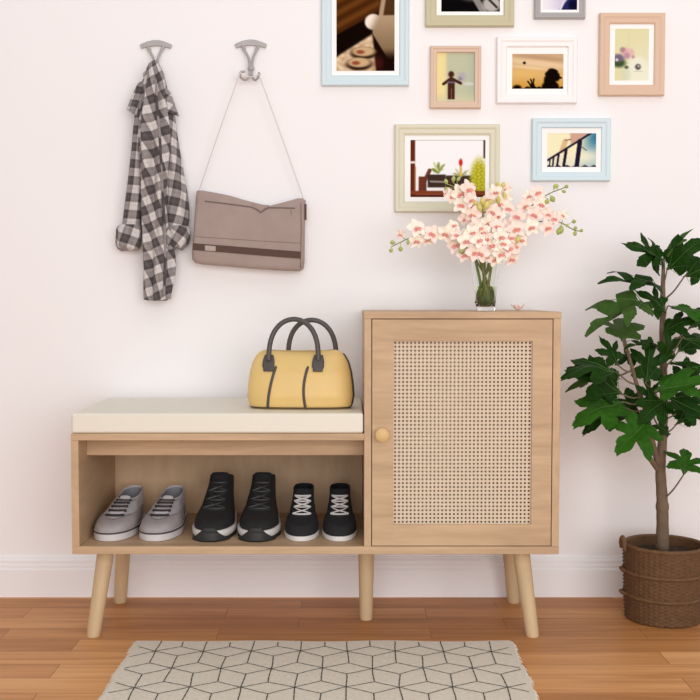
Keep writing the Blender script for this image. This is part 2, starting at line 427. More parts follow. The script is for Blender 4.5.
# ------------------------------------------------------------------ shoes
def sg(v, p): return math.copysign(abs(v) ** p, v)
def shoe(name, L, hw, levels, cfg):
    root = thing(name, (0, 0, 0))
    def width(t):     # t: 0 toe .. 1 heel
        pts = [(0, .86), (.12, .96), (.3, 1.0), (.5, .88), (.7, .74), (.88, .70), (1, .62)]
        return lerp_interp(pts, t)
    NT = 56
    LV = levels
    def P(z, th, grow=0.0):
        """point of the upper at level z and angle th (0 = toe centre)"""
        k = 0
        while k < len(LV) - 2 and z > LV[k + 1][0]: k += 1
        a, b = LV[k], LV[k + 1]; s = (z - a[0]) / (b[0] - a[0]); s = min(max(s, 0), 1.2)
        yf, yb, w, tilt = [a[i] + (b[i] - a[i]) * s for i in range(1, 5)]
        c, h = (yf + yb) / 2, (yb - yf) / 2
        y = c - h * sg(math.cos(th), .62)
        yo = y
        x = hw * w * width(min(max(yo / L, 0), 1)) * sg(math.sin(th), .75)
        x += math.copysign(grow, x) * abs(math.sin(th)); y -= grow * math.cos(th)
        return Vector((x, y - L / 2, z + tilt * (y - c) / max(h, 1e-6)))
    ths = [2 * PI * i / NT for i in range(NT)]
    z0, z1 = LV[0][0], LV[-1][0]
    nl = 30
    zs = [z0 + (z1 - z0) * i / (nl - 1) for i in range(nl)]
    ub = MB(); ub.loft([[P(z, t) for t in ths] for z in zs], cap0=True, cap1=False)
    # rolled collar
    ring = [P(z1, t) for t in ths]; cen = sum(ring, Vector()) / NT
    ub.loft([ring, [p + Vector((0, 0, .002)) - (p - cen) * .06 for p in ring], [p - (p - cen) * .14 - Vector((0, 0, .002)) for p in ring]], cap0=False, cap1=False)
    up = ub.build('upper', cfg['upper'], root)
    lb = MB(); lb.loft([[p - (p - cen) * .14 - Vector((0, 0, .002)) for p in ring], [p - (p - cen) * .22 - Vector((0, 0, .03)) for p in ring],
                        [Vector((p.x * .7, cen.y + (p.y - cen.y) * .75, z0 + .01)) for p in ring]], cap0=False, cap1=True)
    tag(lb.build('lining', cfg['lining'], up), None, None)
    # sole
    sz = z0
    def S(z, t, g): q = P(z0, t, g); q.z = z; return q
    if cfg['kind'] == 'trainer':
        sb = MB(); sb.loft([[S(z, t, g) for t in ths] for z, g in ((.0085, .001), (.012, .004), (.024, .005), (sz + .003, .003), (sz + .004, 0))])
        tag(sb.build('midsole', 'whiterubber', root), 'white midsole', None)
        ob = MB(); ob.loft([[S(z, t, g) for t in ths] for z, g in ((0, -.004), (.002, .001), (.0085, .003), (.0088, -.002))])
        ob.build('outsole', 'blackgloss', root)
        gb = MB(); R_ = []
        m_ = 17
        for i in range(9):
            z = .001 + (sz + .012) * i / 8
            half = .22 + .70 * max(0, 1 - i / 7.0) ** 1.2
            row = []
            for j in range(m_):
                t = -half + 2 * half * j / (m_ - 1)
                q = P(max(z, z0), t, .0075 if z < z0 else .0035); q.z = z if z < z0 else q.z
                row.append(q)
            R_.append(row)
        gb.loft(R_, closed=False); gb.build('toe_guard', 'blackgloss', root, solid=.002)
    else:
        sb = MB(); sb.loft([[S(z, t, g) for t in ths] for z, g in ((0, .000), (.0015, .003), (sz * .75, .0035), (sz * .98, .003), (sz + .001, 0))])
        so = sb.build('sole', cfg['sole'], root)
        if cfg.get('line'):
            lb = MB(); lb.loft([[S(z, t, g) for t in ths] for z, g in ((sz * .80, .003), (sz * .80, .0046), (sz * .98, .0044), (sz * .98, .0025))], cap0=False, cap1=False)
            lb.build('sole_stripe', cfg['line'], so)
    if cfg.get('cap'):
        # sewn toe cap / overlay
        cbm = MB(); R_ = []
        za, zb = cfg['cap']
        for i in range(12):
            z = za + (zb - za) * i / 11; row = []
            for j in range(29):
                t = -1.75 + 3.5 * j / 28
                zz = z if i < 11 else z
                zz = za + (z - za) * (1 - .18 * math.exp(-(t / .35) ** 2) * (i / 11))
                row.append(P(zz, t, .0012))
            R_.append(row)
        cbm.loft(R_, closed=False); cbm.build('toe_cap', cfg['capmat'], root, solid=.0012)
    # tongue
    tz0, tz1, tw = cfg['tongue']
    tb = MB(); R_ = []
    for i in range(10):
        z = tz0 + (tz1 - tz0) * i / 9; row = []
        zc = min(z, z1)
        for j in range(11):
            t = -tw + 2 * tw * j / 10
            q = P(zc, t, .0012)
            if z > z1: q.z += (z - z1) * (1 - .35 * abs(j - 5) ** 2 / 25); q.y += (z - z1) * .25
            row.append(q)
        R_.append(row)
    tb.loft(R_, closed=False); tb.build('tongue', cfg['tonguemat'], root, solid=.003)
    # laces
    la = MB(); za, zb, n_, aw = cfg['laces']; rl = cfg['lacer']
    def lz(i): return za + (zb - za) * i / (n_ - 1)
    for i in range(n_):
        w_ = aw * (1 + cfg.get('spread', .0) * i)
        la.tube([P(lz(i), -w_ + 2 * w_ * j / 8, .0035 + .0015 * math.sin(PI * j / 8)) for j in range(9)], rl, 6, flat=.6)
        if cfg.get('cross') and i < n_ - 1:
            for sgn in (1, -1):
                la.tube([P(lz(i) + (lz(i + 1) - lz(i)) * j / 8, sgn * (-w_ + 2 * w_ * j / 8), .0045 + .002 * math.sin(PI * j / 8)) for j in range(9)], rl * .9, 6, flat=.6)
    la.build('laces', cfg['lacemat'], root)
    return root

def lerp_interp(pts, t):
    for (a, va), (b, vb) in zip(pts, pts[1:]):
        if t <= b:
            s = (t - a) / (b - a); s = s * s * (3 - 2 * s)
            return va + (vb - va) * s
    return pts[-1][1]

FZ = ZB1 + .0004
g1 = shoe('canvas_sneaker', .285, .0495,
          [(.024, 0, .285, 1, 0), (.034, .006, .286, .98, 0), (.041, .018, .286, .94, 0), (.048, .045, .286, .90, 0), (.056, .078, .285, .86, 0),
           (.066, .108, .284, .82, 0), (.077, .138, .282, .79, .002), (.086, .165, .280, .77, .009)],
          dict(kind='sneaker', upper='greycanvas', lining='greylining', sole='greysole', line='greyline', cap=(.025, .054), capmat='greysuede',
               tongue=(.056, .098, .30), tonguemat='greycanvas', laces=(.054, .083, 5, .40), lacer=.0050, lacemat='lacegrey', spread=.03))
tag(g1, 'x', 'shoe', 'grey canvas sneakers in the bench cubby')
t1 = shoe('knit_trainer', .29, .0505,
          [(.024, 0, .29, 1, 0), (.038, .006, .291, .98, 0), (.049, .022, .291, .94, 0), (.058, .052, .290, .90, 0), (.073, .092, .288, .86, 0),
           (.094, .135, .286, .83, 0), (.116, .172, .284, .82, -.004), (.132, .196, .282, .80, -.010)],
          dict(kind='trainer', upper='blackknit', lining='blacklining', tongue=(.066, .138, .62), tonguemat='blackknit',
               laces=(.070, .118, 4, .5), lacer=.0028, lacemat='blackgloss', cross=True))
tag(t1, 'x', 'shoe', 'black knit trainers in the bench cubby')
h1 = shoe('high_top_sneaker', .26, .0410,
          [(.014, 0, .26, 1, 0), (.028, .003, .26, .99, 0), (.040, .014, .26, .96, 0), (.049, .040, .26, .93, 0), (.058, .072, .259, .90, 0),
           (.072, .106, .258, .88, 0), (.092, .134, .256, .87, 0), (.112, .152, .254, .88, 0)],
          dict(kind='sneaker', upper='blackcanvas', lining='blacklining', sole='whiterubber', cap=(.015, .048), capmat='blackcanvas',
               tongue=(.06, .117, .5), tonguemat='blackcanvas', laces=(.060, .099, 4, .48), lacer=.0027, lacemat='whitelace', cross=True, spread=.03))
tag(h1, 'x', 'shoe', 'black high top sneakers in the bench cubby')
def put(root, px, L, label, rot=0, first=False, Y0=.004, zs=.92):
    c = Vector((gx(px, 540, Y0 + .06), Y0 + L / 2, FZ))
    # toe stays at the measured spot when the shoe is turned
    c.x += math.sin(rot) * -0.0
    if first: root.location = c; root.rotation_euler = (0, 0, rot); root.scale = (1, 1, zs); root['label'] = label; return root
    return dup(root, c, rot, label)
put(g1, 116, .285, 'grey canvas sneaker with black laces nearest the left end of the bench', -.06, True)
put(g1, 160.5, .285, 'grey canvas sneaker with black laces standing beside a black knit trainer', -.05)
put(t1, 213.5, .29, 'black knit trainer with white midsole next to the grey canvas sneakers', -.02, True)
put(t1, 258.5, .29, 'black knit trainer with white midsole next to the white laced high tops', -.01)
put(h1, 301.5, .26, 'black high top with white crossed laces standing beside the black knit trainer', .0, True, zs=.87)
put(h1, 339.5, .26, 'black high top with white crossed laces nearest the cabinet end of the cubby', .0)

# ------------------------------------------------------------------ yellow handbag on the cushion
HB = Vector((gx(300.8, 405, .085), .085, cz + .0008))
hb = thing('handbag', (0, 0, 0), 'yellow leather handbag with two dark arched handles on the cream cushion', 'handbag')
HBL = [(0, .118, .044), (.006, .127, .053), (.03, .1315, .058), (.06, .1295, .057), (.09, .125, .050), (.112, .119, .040), (.13, .109, .026), (.139, .098, .012), (.1425, .088, .004)]
def bagP(z, th, g=0):
    r = lerp1(HBL, z); a, b = r
    return Vector((a * sg(math.cos(th), .55) + g * math.cos(th), b * sg(math.sin(th), .75) + g * math.sin(th),
                   z - .005 * (z / .139) ** 3 * max(0, 1 - (abs(a * sg(math.cos(th), .55)) / .08) ** 2)))
def lerp1(levels, z):
    for p, q in zip(levels, levels[1:]):
        if z <= q[0]:
            s = (z - p[0]) / (q[0] - p[0]); return [p[i] + (q[i] - p[i]) * s for i in range(1, len(p))]
    return levels[-1][1:]
b = MB(); NT = 72; ths = [2 * PI * i / NT for i in range(NT)]
b.loft([[bagP(.1425 * i / 36, t) for t in ths] for i in range(37)])
body = b.build('body', 'yellow', hb)
b = MB()
b.tube([bagP(.002 + .13 * i / 20, -.22 * (1 - .25 * i / 20), .0006) for i in range(21)], .0024, 8)
b.tube([bagP(.0035, t, .0002) for t in ths] + [bagP(.0035, 0, .0002)], .0016, 8)
b.build('piping', 'blackedge', body)
b = MB()
R_ = []
for i in range(21):
    z = .004 + .13 * i / 20
    R_.append([bagP(z, -.22 * (1 - .25 * i / 20) + .44 * (1 - .25 * i / 20) * j / 8, .001) for j in range(9)])
b.loft(R_, closed=False)
tag(b.build('side_gusset', 'blackedge', body, solid=.001), 'dark brown end gusset', None)
b = MB(); b.tube([(-.082 + .164 * i / 12, 0, .1415 - .005 * (1 - ((i - 6) / 6) ** 2)) for i in range(13)], .0022, 8)
b.build('zipper', 'zipper', body)
def face(x, z, sgn, g=0):
    a, bb = lerp1(HBL, z); c = min(.999, abs(x) / a) ** (1 / .55); s = math.sqrt(max(0, 1 - c * c))
    return Vector((x, sgn * (bb * s ** .75 + g), z))
for sgn in (-1, 1):
    xa, xb = (-.0745, .0465) if sgn < 0 else (-.035, .085)
    b = MB(); ya = face(xa, .118, sgn).y; pts = []
    zc = .118
    for i in range(25):
        t = PI * i / 24
        x = (xa + xb) / 2 - (xb - xa) / 2 * math.cos(t)
        z = zc + (.100 if sgn < 0 else .097) * math.sin(t) ** .75
        y = sgn * (abs(ya) + .004) * (1 - .35 * math.sin(t))
        pts.append((x, y, z))
    b.tube(pts, .0062, 12)
    h = b.build('handle', 'charcoal', hb)
    for x in (xa, xb):
        b = MB(); R_ = []
        for i in range(8):
            z = .130 - .038 * i / 7; w = .0145 * (.72 + .28 * min(1, i / 2.5)) * (1 if i < 6 else .8)
            R_.append([face(x + w * (j - 3) / 3, z, sgn, .0028) for j in range(7)])
        b.loft(R_, closed=False); b.build('handle_tab', 'charcoal', h, solid=.004)
for xt, xm, xbm in ((-.0555, -.070, -.0755), (.0225, .010, .0165)):
    b = MB()
    pts = [face(xt + (xbm - xt) * t + (xm - (xt + xbm) / 2) * 4 * t * (1 - t) * .7, .104 - .098 * t, -1, .0008) for t in [i / 16 for i in range(17)]]
    b.tube(pts, [.0024] + [.0034] * 15 + [.004], 8); tag(b.build('front_zip', 'charcoal', body), 'dark curved zip on the front', None)
hb.location = HB; hb.rotation_euler = (0, 0, math.radians(-3))

# ------------------------------------------------------------------ coat hooks
def make_hook():
    r = thing('coat_hook', (0, 0, 0), 'x', 'hook', 'metal coat hooks on the wall')
    s = 1 / 369.
    def q(px, py, d): return Vector(((px - 251) * s, -d, (60 - py) * s - .2 * d))
    b = MB(); out = []
    for i in range(17): u = i / 16; out.append((235 + 32 * u, 45 - 4.6 * math.sin(PI * u)))
    for i in range(17): u = i / 16; out.append((265.5 - 29 * u, 48.8 - 2.6 * math.sin(PI * u)))
    b.extrude([q(x, y, 0) for x, y in out], (0, -.008, 0)); b.build('back_plate', 'steel', r, bevel=.0015)
    b = MB()
    for sx in (-1, 1):
        b.tube(smooth_path([q(251 + sx * 7.6, 46.5, .008), q(251 + sx * 5.6, 51, .014), q(251.5 + sx * 2.4, 58, .020), q(251.7 + sx * .9, 66, .022)], 12), [.0046] * 4 + [.0036] * 8, 8)
    b.build('arm', 'steel', r)
    b = MB(); b.ball(q(251.7, 68.5, .022), .0095, 16); b.build('boss', 'steel', r)
    b = MB()
    b.tube(smooth_path([q(250.5, 71, .024), q(250, 76, .026), q(247, 79.5, .034), q(243.2, 78, .042), q(241.6, 74.5, .046), q(243, 71.8, .046), q(246, 71.5, .044)], 26), .0034, 8)
    b.ball(q(246, 71.5, .044), .003, 8); b.build('prong', 'steel', r)
    b = MB()
    b.tube(smooth_path([q(252.5, 71, .024), q(253, 76, .026), q(255.5, 79.6, .034), q(258.6, 78.2, .042), q(260.4, 74.5, .046), q(260.2, 72.6, .046)], 22), .0034, 8)
    b.ball(q(260.2, 72.8, .046), .003, 8); b.build('prong', 'steel', r)
    return r
hk = make_hook()
hk.location = at(251, 60, WALL); hk['label'] = 'grey metal double hook above the taupe shoulder bag'
dup(hk, at(156.5, 60.5, WALL), 0, 'grey metal double hook with the checked shirt hung on it')

# ------------------------------------------------------------------ shoulder bag
BY = .312                          # front face of the bag
def bp(px, py, Y=BY): return at(px, py, Y)
sb_ = thing('shoulder_bag', bp(249, 270, .335), 'taupe canvas shoulder bag with a brown stripe hanging on the wall', 'bag')
top = [(197.5, 191), (203, 191), (215, 193), (230, 196), (247, 201), (262, 204.8), (270, 206.2), (279, 204), (290, 201), (298, 198.8), (303, 198.6), (305, 201)]
right = [(305, 215), (304.6, 240), (304.5, 262), (303.5, 268.5)]
bot = [(300, 271), (285, 270.8), (255, 268.8), (225, 266.2), (203, 264.4), (196, 263)]
left = [(193, 259.5), (192.8, 252), (194.5, 230), (196, 210), (196.8, 197)]
out = top + right + bot + left
cxp = sum(p[0] for p in out) / len(out); cyp = sum(p[1] for p in out) / len(out)
def shrink(k): return [(cxp + (x - cxp) * (1 - k / 55), cyp + (y - cyp) * (1 - k / 36)) for x, y in out]
b = MB()
rings = []
for Y, k in ((.3676, 1.2), (.360, .3), (.345, 0), (.322, 0), (.316, .6), (.3125, 1.8), (.311, 4)):
    rings.append([at(x, y, .335) + Vector((0, Y - .335, 0)) for x, y in shrink(k)])
b.loft(rings)
body = b.build('body', 'taupe', sb_, angle=50)
b = MB()     # flap seam following the V
seam = [(206, 202), (220, 203.6), (238, 205.8), (252, 207.8), (257, 210), (261.5, 213.3), (266, 210), (270, 208.4), (283, 208.6), (295.5, 209)]
pts = [at(x, y, .335) + Vector((0, -.0245, 0)) for x, y in seam]
b.tube(pts, .0020, 6, flat=.6)
b.build('flap_zip', 'zipper', body)
b = MB()     # folded flap lip
lip = [(270, 206.6), (266, 209.4), (261.5, 212.4), (257, 209.2), (253, 206)]
b.extrude([at(x, y, .335) + Vector((0, -.0230, 0)) for x, y in [(270, 206.2), (265, 209), (261.3, 211.6), (257.3, 208.8), (253, 204)]], (0, -.003, 0))
b.build('flap_point', 'taupe', body)
b = MB()     # band
up_ = [(194, 243.6), (225, 246), (262, 249), (301, 252)]; dn_ = [(301, 259), (262, 256), (225, 252.8), (193.8, 250.4)]
b.extrude([at(x, y, .335) + Vector((0, -.0236, 0)) for x, y in up_ + dn_], (0, -.002, 0))
band = b.build('stripe', 'brownband', body)
b = MB(); b.extrude([at(x, y, .335) + Vector((0, -.0256, 0)) for x, y in ((206.3, 245.8), (216.8, 246.6), (216.8, 251.6), (206.3, 250.8))], (0, -.0012, 0))
b.build('tag', 'tag', band)
b = MB()
b.tube([at(x, y, .335) + Vector((0, -.0242, 0)) for x, y in ((196, 237), (225, 239), (262, 241.5), (301, 243.6))], .0007, 6)
b.tube([at(x, y, .335) + Vector((0, -.0242, 0)) for x, y in ((301.3, 204), (301.6, 230), (301, 268))], .0012, 6)
b.tube([at(x, y, .335) + Vector((0, -.0242, 0)) for x, y in ((291.5, 210.5), (291.6, 215.5))], .0009, 6)
b.build('seam', 'taupe_dark', body)
b = MB(); b.box(*(lambda p, q: (p.x, q.x, .318, .328, q.z, p.z))(at(304.6, 204, .325), at(306.6, 220, .325))); b.build('side_strap', 'brownband', body, bevel=.001)
b = MB()
def hk_(px, py, d): s = 1 / 369.; return hk.location + Vector(((px - 251) * s, -d, (60 - py) * s - .2 * d))
for end, px, py, dd in ((at(198.2, 192, .335), 242.4, 76.2, .049), (at(304.6, 200, .335), 259.6, 76.8, .049)):
    pass
A_ = at(198.2, 193, .335); B_ = at(304.2, 201, .335)
p1, p2 = hk_(241.9, 72.8, .0462), hk_(260.4, 72.0, .0462)
# cord runs up to the left prong, across to the right prong and down again
p1 = hk_(242.2, 72.0, .0505); p2 = hk_(260.3, 74.2, .0505)
b.tube([A_ + Vector((0, .0, -.004)), A_, A_ + (p1 - A_) * .5 + Vector((-.002, 0, -.002)), p1], .0016, 6)
b.tube([B_ + Vector((0, 0, -.004)), B_, B_ + (p2 - B_) * .5 + Vector((.002, 0, -.002)), p2], .0016, 6)
b.tube(smooth_path([p1, hk_(245, 76.0, .046), hk_(251.5, 76.5, .047), hk_(257, 76.0, .046), p2], 14), .0016, 6)
b.build('shoulder_strap', 'strap', sb_)
for c in (A_, B_):
    b = MB(); b.tube([c + Vector((.004 * math.cos(t), 0, -.002 + .005 * math.sin(t))) for t in [2 * PI * i / 12 for i in range(13)]], .0011, 6); b.build('strap_ring', 'steel', sb_)

# ------------------------------------------------------------------ checked shirt
CK = 1 / 15.0
sh = thing('shirt', at(157, 301, .325), 'black and grey checked flannel shirt with rolled sleeves hanging from a hook', 'shirt')
def drape(levels, name, parent, k=5, amp=.16, ph=0, tw=.02, usc=1.0, skew=0.0, n=96, rows=60, cap0=False, cap1=False, wob=0, hem=0):
    """levels: (py, left px, right px, centre Y, half depth)"""
    b = MB(); R_ = []; UV = []
    lv = lerp_levels(levels, rows)
    rnd = random.Random(ph)
    phs = [rnd.random() * 6 for _ in range(4)]
    for r in lv:
        py, xl, xr, cy, hd = r
        f = (py - lv[0][0]) / (lv[-1][0] - lv[0][0])
        ring = []
        A = max(.5, (xr - xl) / 2); cx = (xl + xr) / 2
        am = amp * min(1, f * 4 + .25)
        for j in range(n):
            t = 2 * PI * j / n + PI / 2
            q = 1 + am * (math.cos(k * t + phs[0] + tw * py) * .6 + math.cos((2 * k - 1) * t + phs[1] - tw * 1.3 * py) * .35)
            x = cx + A * math.cos(t) * (1 + (q - 1) * .5) + wob * math.sin(py * .11 + phs[2])
            y = cy + hd * math.sin(t) * q
            dy = hem * math.cos(t * 2 + phs[3]) * max(0, f - .9) * 10
            p = at(x, py + dy, cy); ring.append(Vector((p.x, min(y, WALL - .003), p.z)))
            ua, va_ = (j / n - .5) * usc, (py - 60) * CK * .9; UV.append((ua * math.cos(skew) + va_ * math.sin(skew) + .2, va_ * math.cos(skew) - ua * math.sin(skew)))
        R_.append(ring)
    b.loft(R_, cap0=cap0, cap1=cap1, uv=UV)
    # seam-free wrap of the check: whole number of repeats round the cloth
    return b.build(name, 'plaid', parent, angle=180)
body = drape([(60.5, 152, 156.5, .314, .008), (64, 149, 159.5, .312, .024), (72, 146.5, 163, .312, .034), (85, 144.5, 166, .314, .034), (100, 141.5, 168, .316, .029), (118, 138.5, 171, .316, .032),
       (140, 137, 173.5, .317, .034), (165, 139.5, 172, .318, .034), (200, 142, 169, .320, .033), (240, 144, 171, .322, .031), (258, 144, 174.5, .323, .030),
       (278, 144.5, 173, .324, .028), (292, 145, 170, .325, .026), (300, 145.5, 169, .326, .024)], 'body', sh, k=5, amp=.46, ph=3, usc=5.8, skew=-.36, cap0=True, hem=.8)
sl = drape([(92, 141, 150, .325, .012), (104, 137, 147, .328, .02), (118, 134, 145, .331, .024), (150, 131.5, 143.5, .332, .026), (180, 128, 143.5, .333, .026), (205, 124.5, 142, .333, .026), (229, 121.5, 140.5, .333, .025)],
      'sleeve', sh, k=3, amp=.30, ph=11, usc=3.3, skew=.05, cap0=True)
drape([(225, 119.5, 141, .332, .029), (227, 117.2, 142, .332, .031), (234, 116.6, 142, .332, .032), (244, 116.2, 141.2, .332, .031), (248.5, 118.5, 139.5, .332, .028), (249.5, 121, 137, .332, .023)],
      'cuff', sl, k=4, amp=.24, ph=12, usc=4.6, skew=.3, rows=24, cap0=True, cap1=True, hem=1.5)
srr = drape([(94, 162, 170, .325, .012), (106, 163, 174, .329, .02), (130, 164, 177, .332, .025), (165, 165, 182, .333, .026), (195, 166, 186.5, .333, .026), (215, 166, 188, .333, .026), (231, 167, 186.5, .333, .025)],
      'sleeve', sh, k=3, amp=.32, ph=21, usc=3.6, skew=.25, cap0=True)
drape([(226, 168, 187, .331, .028), (228, 166, 189.5, .331, .031), (236, 165.5, 190, .331, .032), (243, 166, 188.5, .331, .030), (248, 168.5, 184, .331, .027), (249, 171, 182, .331, .022)],
      'cuff', srr, k=4, amp=.26, ph=23, usc=4.6, skew=.6, rows=24, cap0=True, cap1=True, hem=2)
# shoulder yoke points that stick out either side below the peak
def wing(pts_top, pts_bot, Y, ph):
    b = MB(); R_ = []; UV = []; n = 14
    for i in range(13):
        u = i / 12; row = []
        for j in range(n):
            w = j / (n - 1)
            x = (pts_top[0][0] + (pts_top[1][0] - pts_top[0][0]) * u) * (1 - w) + (pts_bot[0][0] + (pts_bot[1][0] - pts_bot[0][0]) * u) * w
            y = (pts_top[0][1] + (pts_top[1][1] - pts_top[0][1]) * u) * (1 - w) + (pts_bot[0][1] + (pts_bot[1][1] - pts_bot[0][1]) * u) * w
            p = at(x, y, Y); p.y = Y - .022 * math.sin(PI * u) * (.4 + w) - .006 * math.sin(u * 9 + w * 3 + ph); row.append(p)
            UV.append(((x + .3 * y) * CK * 1.1, (y - .3 * x) * CK))
        R_.append(row)
    b.loft(R_, closed=False, uv=UV)
    return b.build('shoulder_fold', 'plaid', sh, solid=.003, angle=180)
wing([(137, 86), (148, 76)], [(127, 110), (141, 119)], .325, 0)
wing([(160, 80), (170, 93)], [(166, 113), (179, 116.5)], .325, 2)
# loop strip and placket edge
b = MB(); b.tube(smooth_path([at(155.5, 66, .296), at(156, 85, .288), at(157.5, 110, .283), at(160, 140, .280), at(161.5, 175, .283), at(164, 215, .286), at(165, 260, .290), at(164, 296, .297)], 40), .0034, 8, flat=.5)
for i in range(len(b.v)): b.uv[i] = (.3 + .2 * (i % 8) / 8, i / 8 * .12)
b.build('placket', 'plaid', body)

# ------------------------------------------------------------------ framed pictures
def mixc(a, b, t): t = min(1, max(0, t)); return tuple(x + (y - x) * t for x, y in zip(a, b))
def S_(e0, e1, x): t = min(1, max(0, (x - e0) / (e1 - e0))); return t * t * (3 - 2 * t)
def ell(x, y, cx, cy, rx, ry, soft=.3):
    d = math.hypot((x - cx) / rx, (y - cy) / ry); return 1 - S_(1 - soft, 1 + soft, d)
def seg(x, y, x0, y0, x1, y1, w, soft=.7):
    dx, dy = x1 - x0, y1 - y0; t = min(1, max(0, ((x - x0) * dx + (y - y0) * dy) / (dx * dx + dy * dy)))
    d = math.hypot(x - x0 - t * dx, y - y0 - t * dy); return 1 - S_(w - soft / 2, w + soft / 2, d)
def rect(x, y, x0, x1, y0, y1, s=.6):
    return S_(x0 - s, x0 + s, x) * (1 - S_(x1 - s, x1 + s, x)) * S_(y0 - s, y0 + s, y) * (1 - S_(y1 - s, y1 + s, y))
def ns(x, y): return (math.sin(x * 1.7 + 1.3 * math.sin(y * 1.1)) + math.sin(y * 2.3 + 1.7 * math.sin(x * .9))) * .5

def picA(x, y):
    c = mixc((104, 60, 22), (70, 36, 12), .5 + .5 * math.sin((y + .55 * x) * .5))
    l1 = 34 - (x - 337) * .55; l2 = 55.7 - (x - 337) * .64
    c = mixc(c, (18, 8, 5), S_(l1 - 2, l1 + 1, y))
    c = mixc(c, mixc((232, 210, 178), (196, 160, 120), .5 + .5 * ns(x * .4, y * .4)), S_(l2 - 2, l2 + 2, y))
    rb = 372 + (y - 34) * .10
    c = mixc(c, (26, 10, 7), S_(rb - 1, rb + 2, x) * S_(25, 33, y))
    c = mixc(c, (100, 36, 26), ell(x, y, 378, 62, 5, 6, .8) * .5)
    for cx, cy in ((363.5, 51), (359, 62)):
        c = mixc(c, (45, 26, 16), ell(x, y, cx, cy + 1.2, 13, 6.2, .25)); c = mixc(c, (206, 172, 130), ell(x, y, cx, cy - .6, 11.5, 4.8, .3))
        c = mixc(c, (150, 78, 56), ell(x, y, cx - 3, cy, 4, 2, .5))
    c = mixc(c, (78, 50, 28), rect(x, y, 379, 396, -30, 15, 1)); c = mixc(c, (176, 150, 120), seg(x, y, 386, -18, 381, 14, 2.2, 2))
    foot = max(ell(x, y, 373.5, 21, 8.6, 8, .15), S_(-1, 1.5, x - 368 - (y - 26) * .62) * S_(13.5, 15.5, y + (x - 373) * .02) * (1 - S_(46, 60, y)) * S_(371, 374, x))
    c = mixc(c, mixc((246, 234, 222), mixc((176, 150, 120), (120, 94, 66), (y - 18) / 42), S_(369, 381, x + (y - 18) * .45)), foot)
    return c
def picB(x, y):
    c = mixc((40, 36, 36), (12, 10, 12), S_(-20, 4, y))
    c = mixc(c, (176, 172, 168), ell(x, y, 472, -14, 15, 12, .4)); c = mixc(c, (140, 136, 134), seg(x, y, 474, -6, 484, 11, 3.2, 2))
    c = mixc(c, (186, 180, 176), ell(x, y, 492, 3, 9, 8, .3)); c = mixc(c, (60, 54, 52), seg(x, y, 489, -2, 497, 6, 1.2, 1))
    return c
def picC(x, y):
    c = mixc((240, 236, 244), (214, 206, 228), S_(545, 565, x)); c = mixc(c, (36, 40, 92), S_(0, 3, x - 563 + (y - 3) * .8))
    c = mixc(c, (14, 16, 44), ell(x, y, 574, 4, 4.5, 6, .5)); c = mixc(c, (226, 222, 236), seg(x, y, 561, 9, 568, -8, 1.0, 1))
    c = mixc(c, (80, 96, 150), seg(x, y, 566, -26, 577, -14, 4, 3)); return c
def picD(x, y):
    c = mixc((240, 224, 160), (196, 198, 168), S_(444, 449, x)); c = mixc(c, (176, 190, 170), S_(464, 474, x) * .7)
    c = mixc(c, (214, 208, 172), S_(90, 100, y) * .7)
    c = mixc(c, (184, 176, 180), ell(x, y, 462, 76, 4.5, 4.5, .5)); c = mixc(c, (150, 138, 146), ell(x, y, 460.5, 78, 2, 2, .5)); c = mixc(c, (208, 214, 204), ell(x, y, 469, 83, 5, 1.6, .5))
    d = max(ell(x, y, 451.6, 73.6, 2.9, 3.2, .35), rect(x, y, 448.2, 455.2, 79, 98.5, .6), seg(x, y, 444, 83.2, 451.5, 77.5, 1.5), seg(x, y, 451.5, 77.5, 461, 82.5, 1.5))
    c = mixc(c, (74, 40, 32), d); c = mixc(c, (120, 108, 128), seg(x, y, 448.5, 81.5, 455, 81.8, .8, .6) * .8)
    c = mixc(c, (186, 160, 130), seg(x, y, 451.8, 88, 451.8, 98, .35, .4) * .5); return c
def picE(x, y):
    c = mixc((206, 172, 132), (222, 178, 112), S_(53, 76, y)); c = mixc(c, (214, 156, 66), S_(74, 88, y))
    c = mixc(c, (238, 210, 172), ell(x, y, 540, 63 + (x - 540) * .12, 40, 3.2, .8) * .8); c = mixc(c, (180, 146, 116), ell(x, y, 545, 57 + (x - 540) * .1, 30, 2.0, .8) * .6)
    c = mixc(c, (232, 190, 110), ell(x, y, 526, 72, 16, 4, .8) * .6); c = mixc(c, (242, 216, 178), ell(x, y, 530, 67 + (x - 530) * .1, 24, 1.3, .9) * .7)
    d = max(ell(x, y, 552.6 + .5 * math.sin(y * 1.1), 74.8, 6.8, 7.2, .14), ell(x, y, 548, 80, 3.5, 6, .3), ell(x, y, 557.5, 76, 3, 4.5, .3), ell(x, y, 551, 88, 9, 9, .15), seg(x, y, 558, 77, 561.5, 77, 1.1), ell(x, y, 533, 85, 2.6, 2.8, .3),
            seg(x, y, 533.5, 84, 531.5, 78.6, .8), seg(x, y, 533.8, 84, 534.5, 78.2, .8), seg(x, y, 532, 85, 528.6, 80.6, .8), seg(x, y, 534, 86, 538, 89, 1.6),
            S_(0, 1.6, y - 86 + 1.2 * math.sin(x * .55)), ell(x, y, 518, 87.5, 4.5, 3.4, .4), ell(x, y, 525, 62.4, 1.5, 1.2, .5), seg(x, y, 524, 61.6, 525.5, 61.2, .5))
    return mixc(c, (18, 10, 8), d)
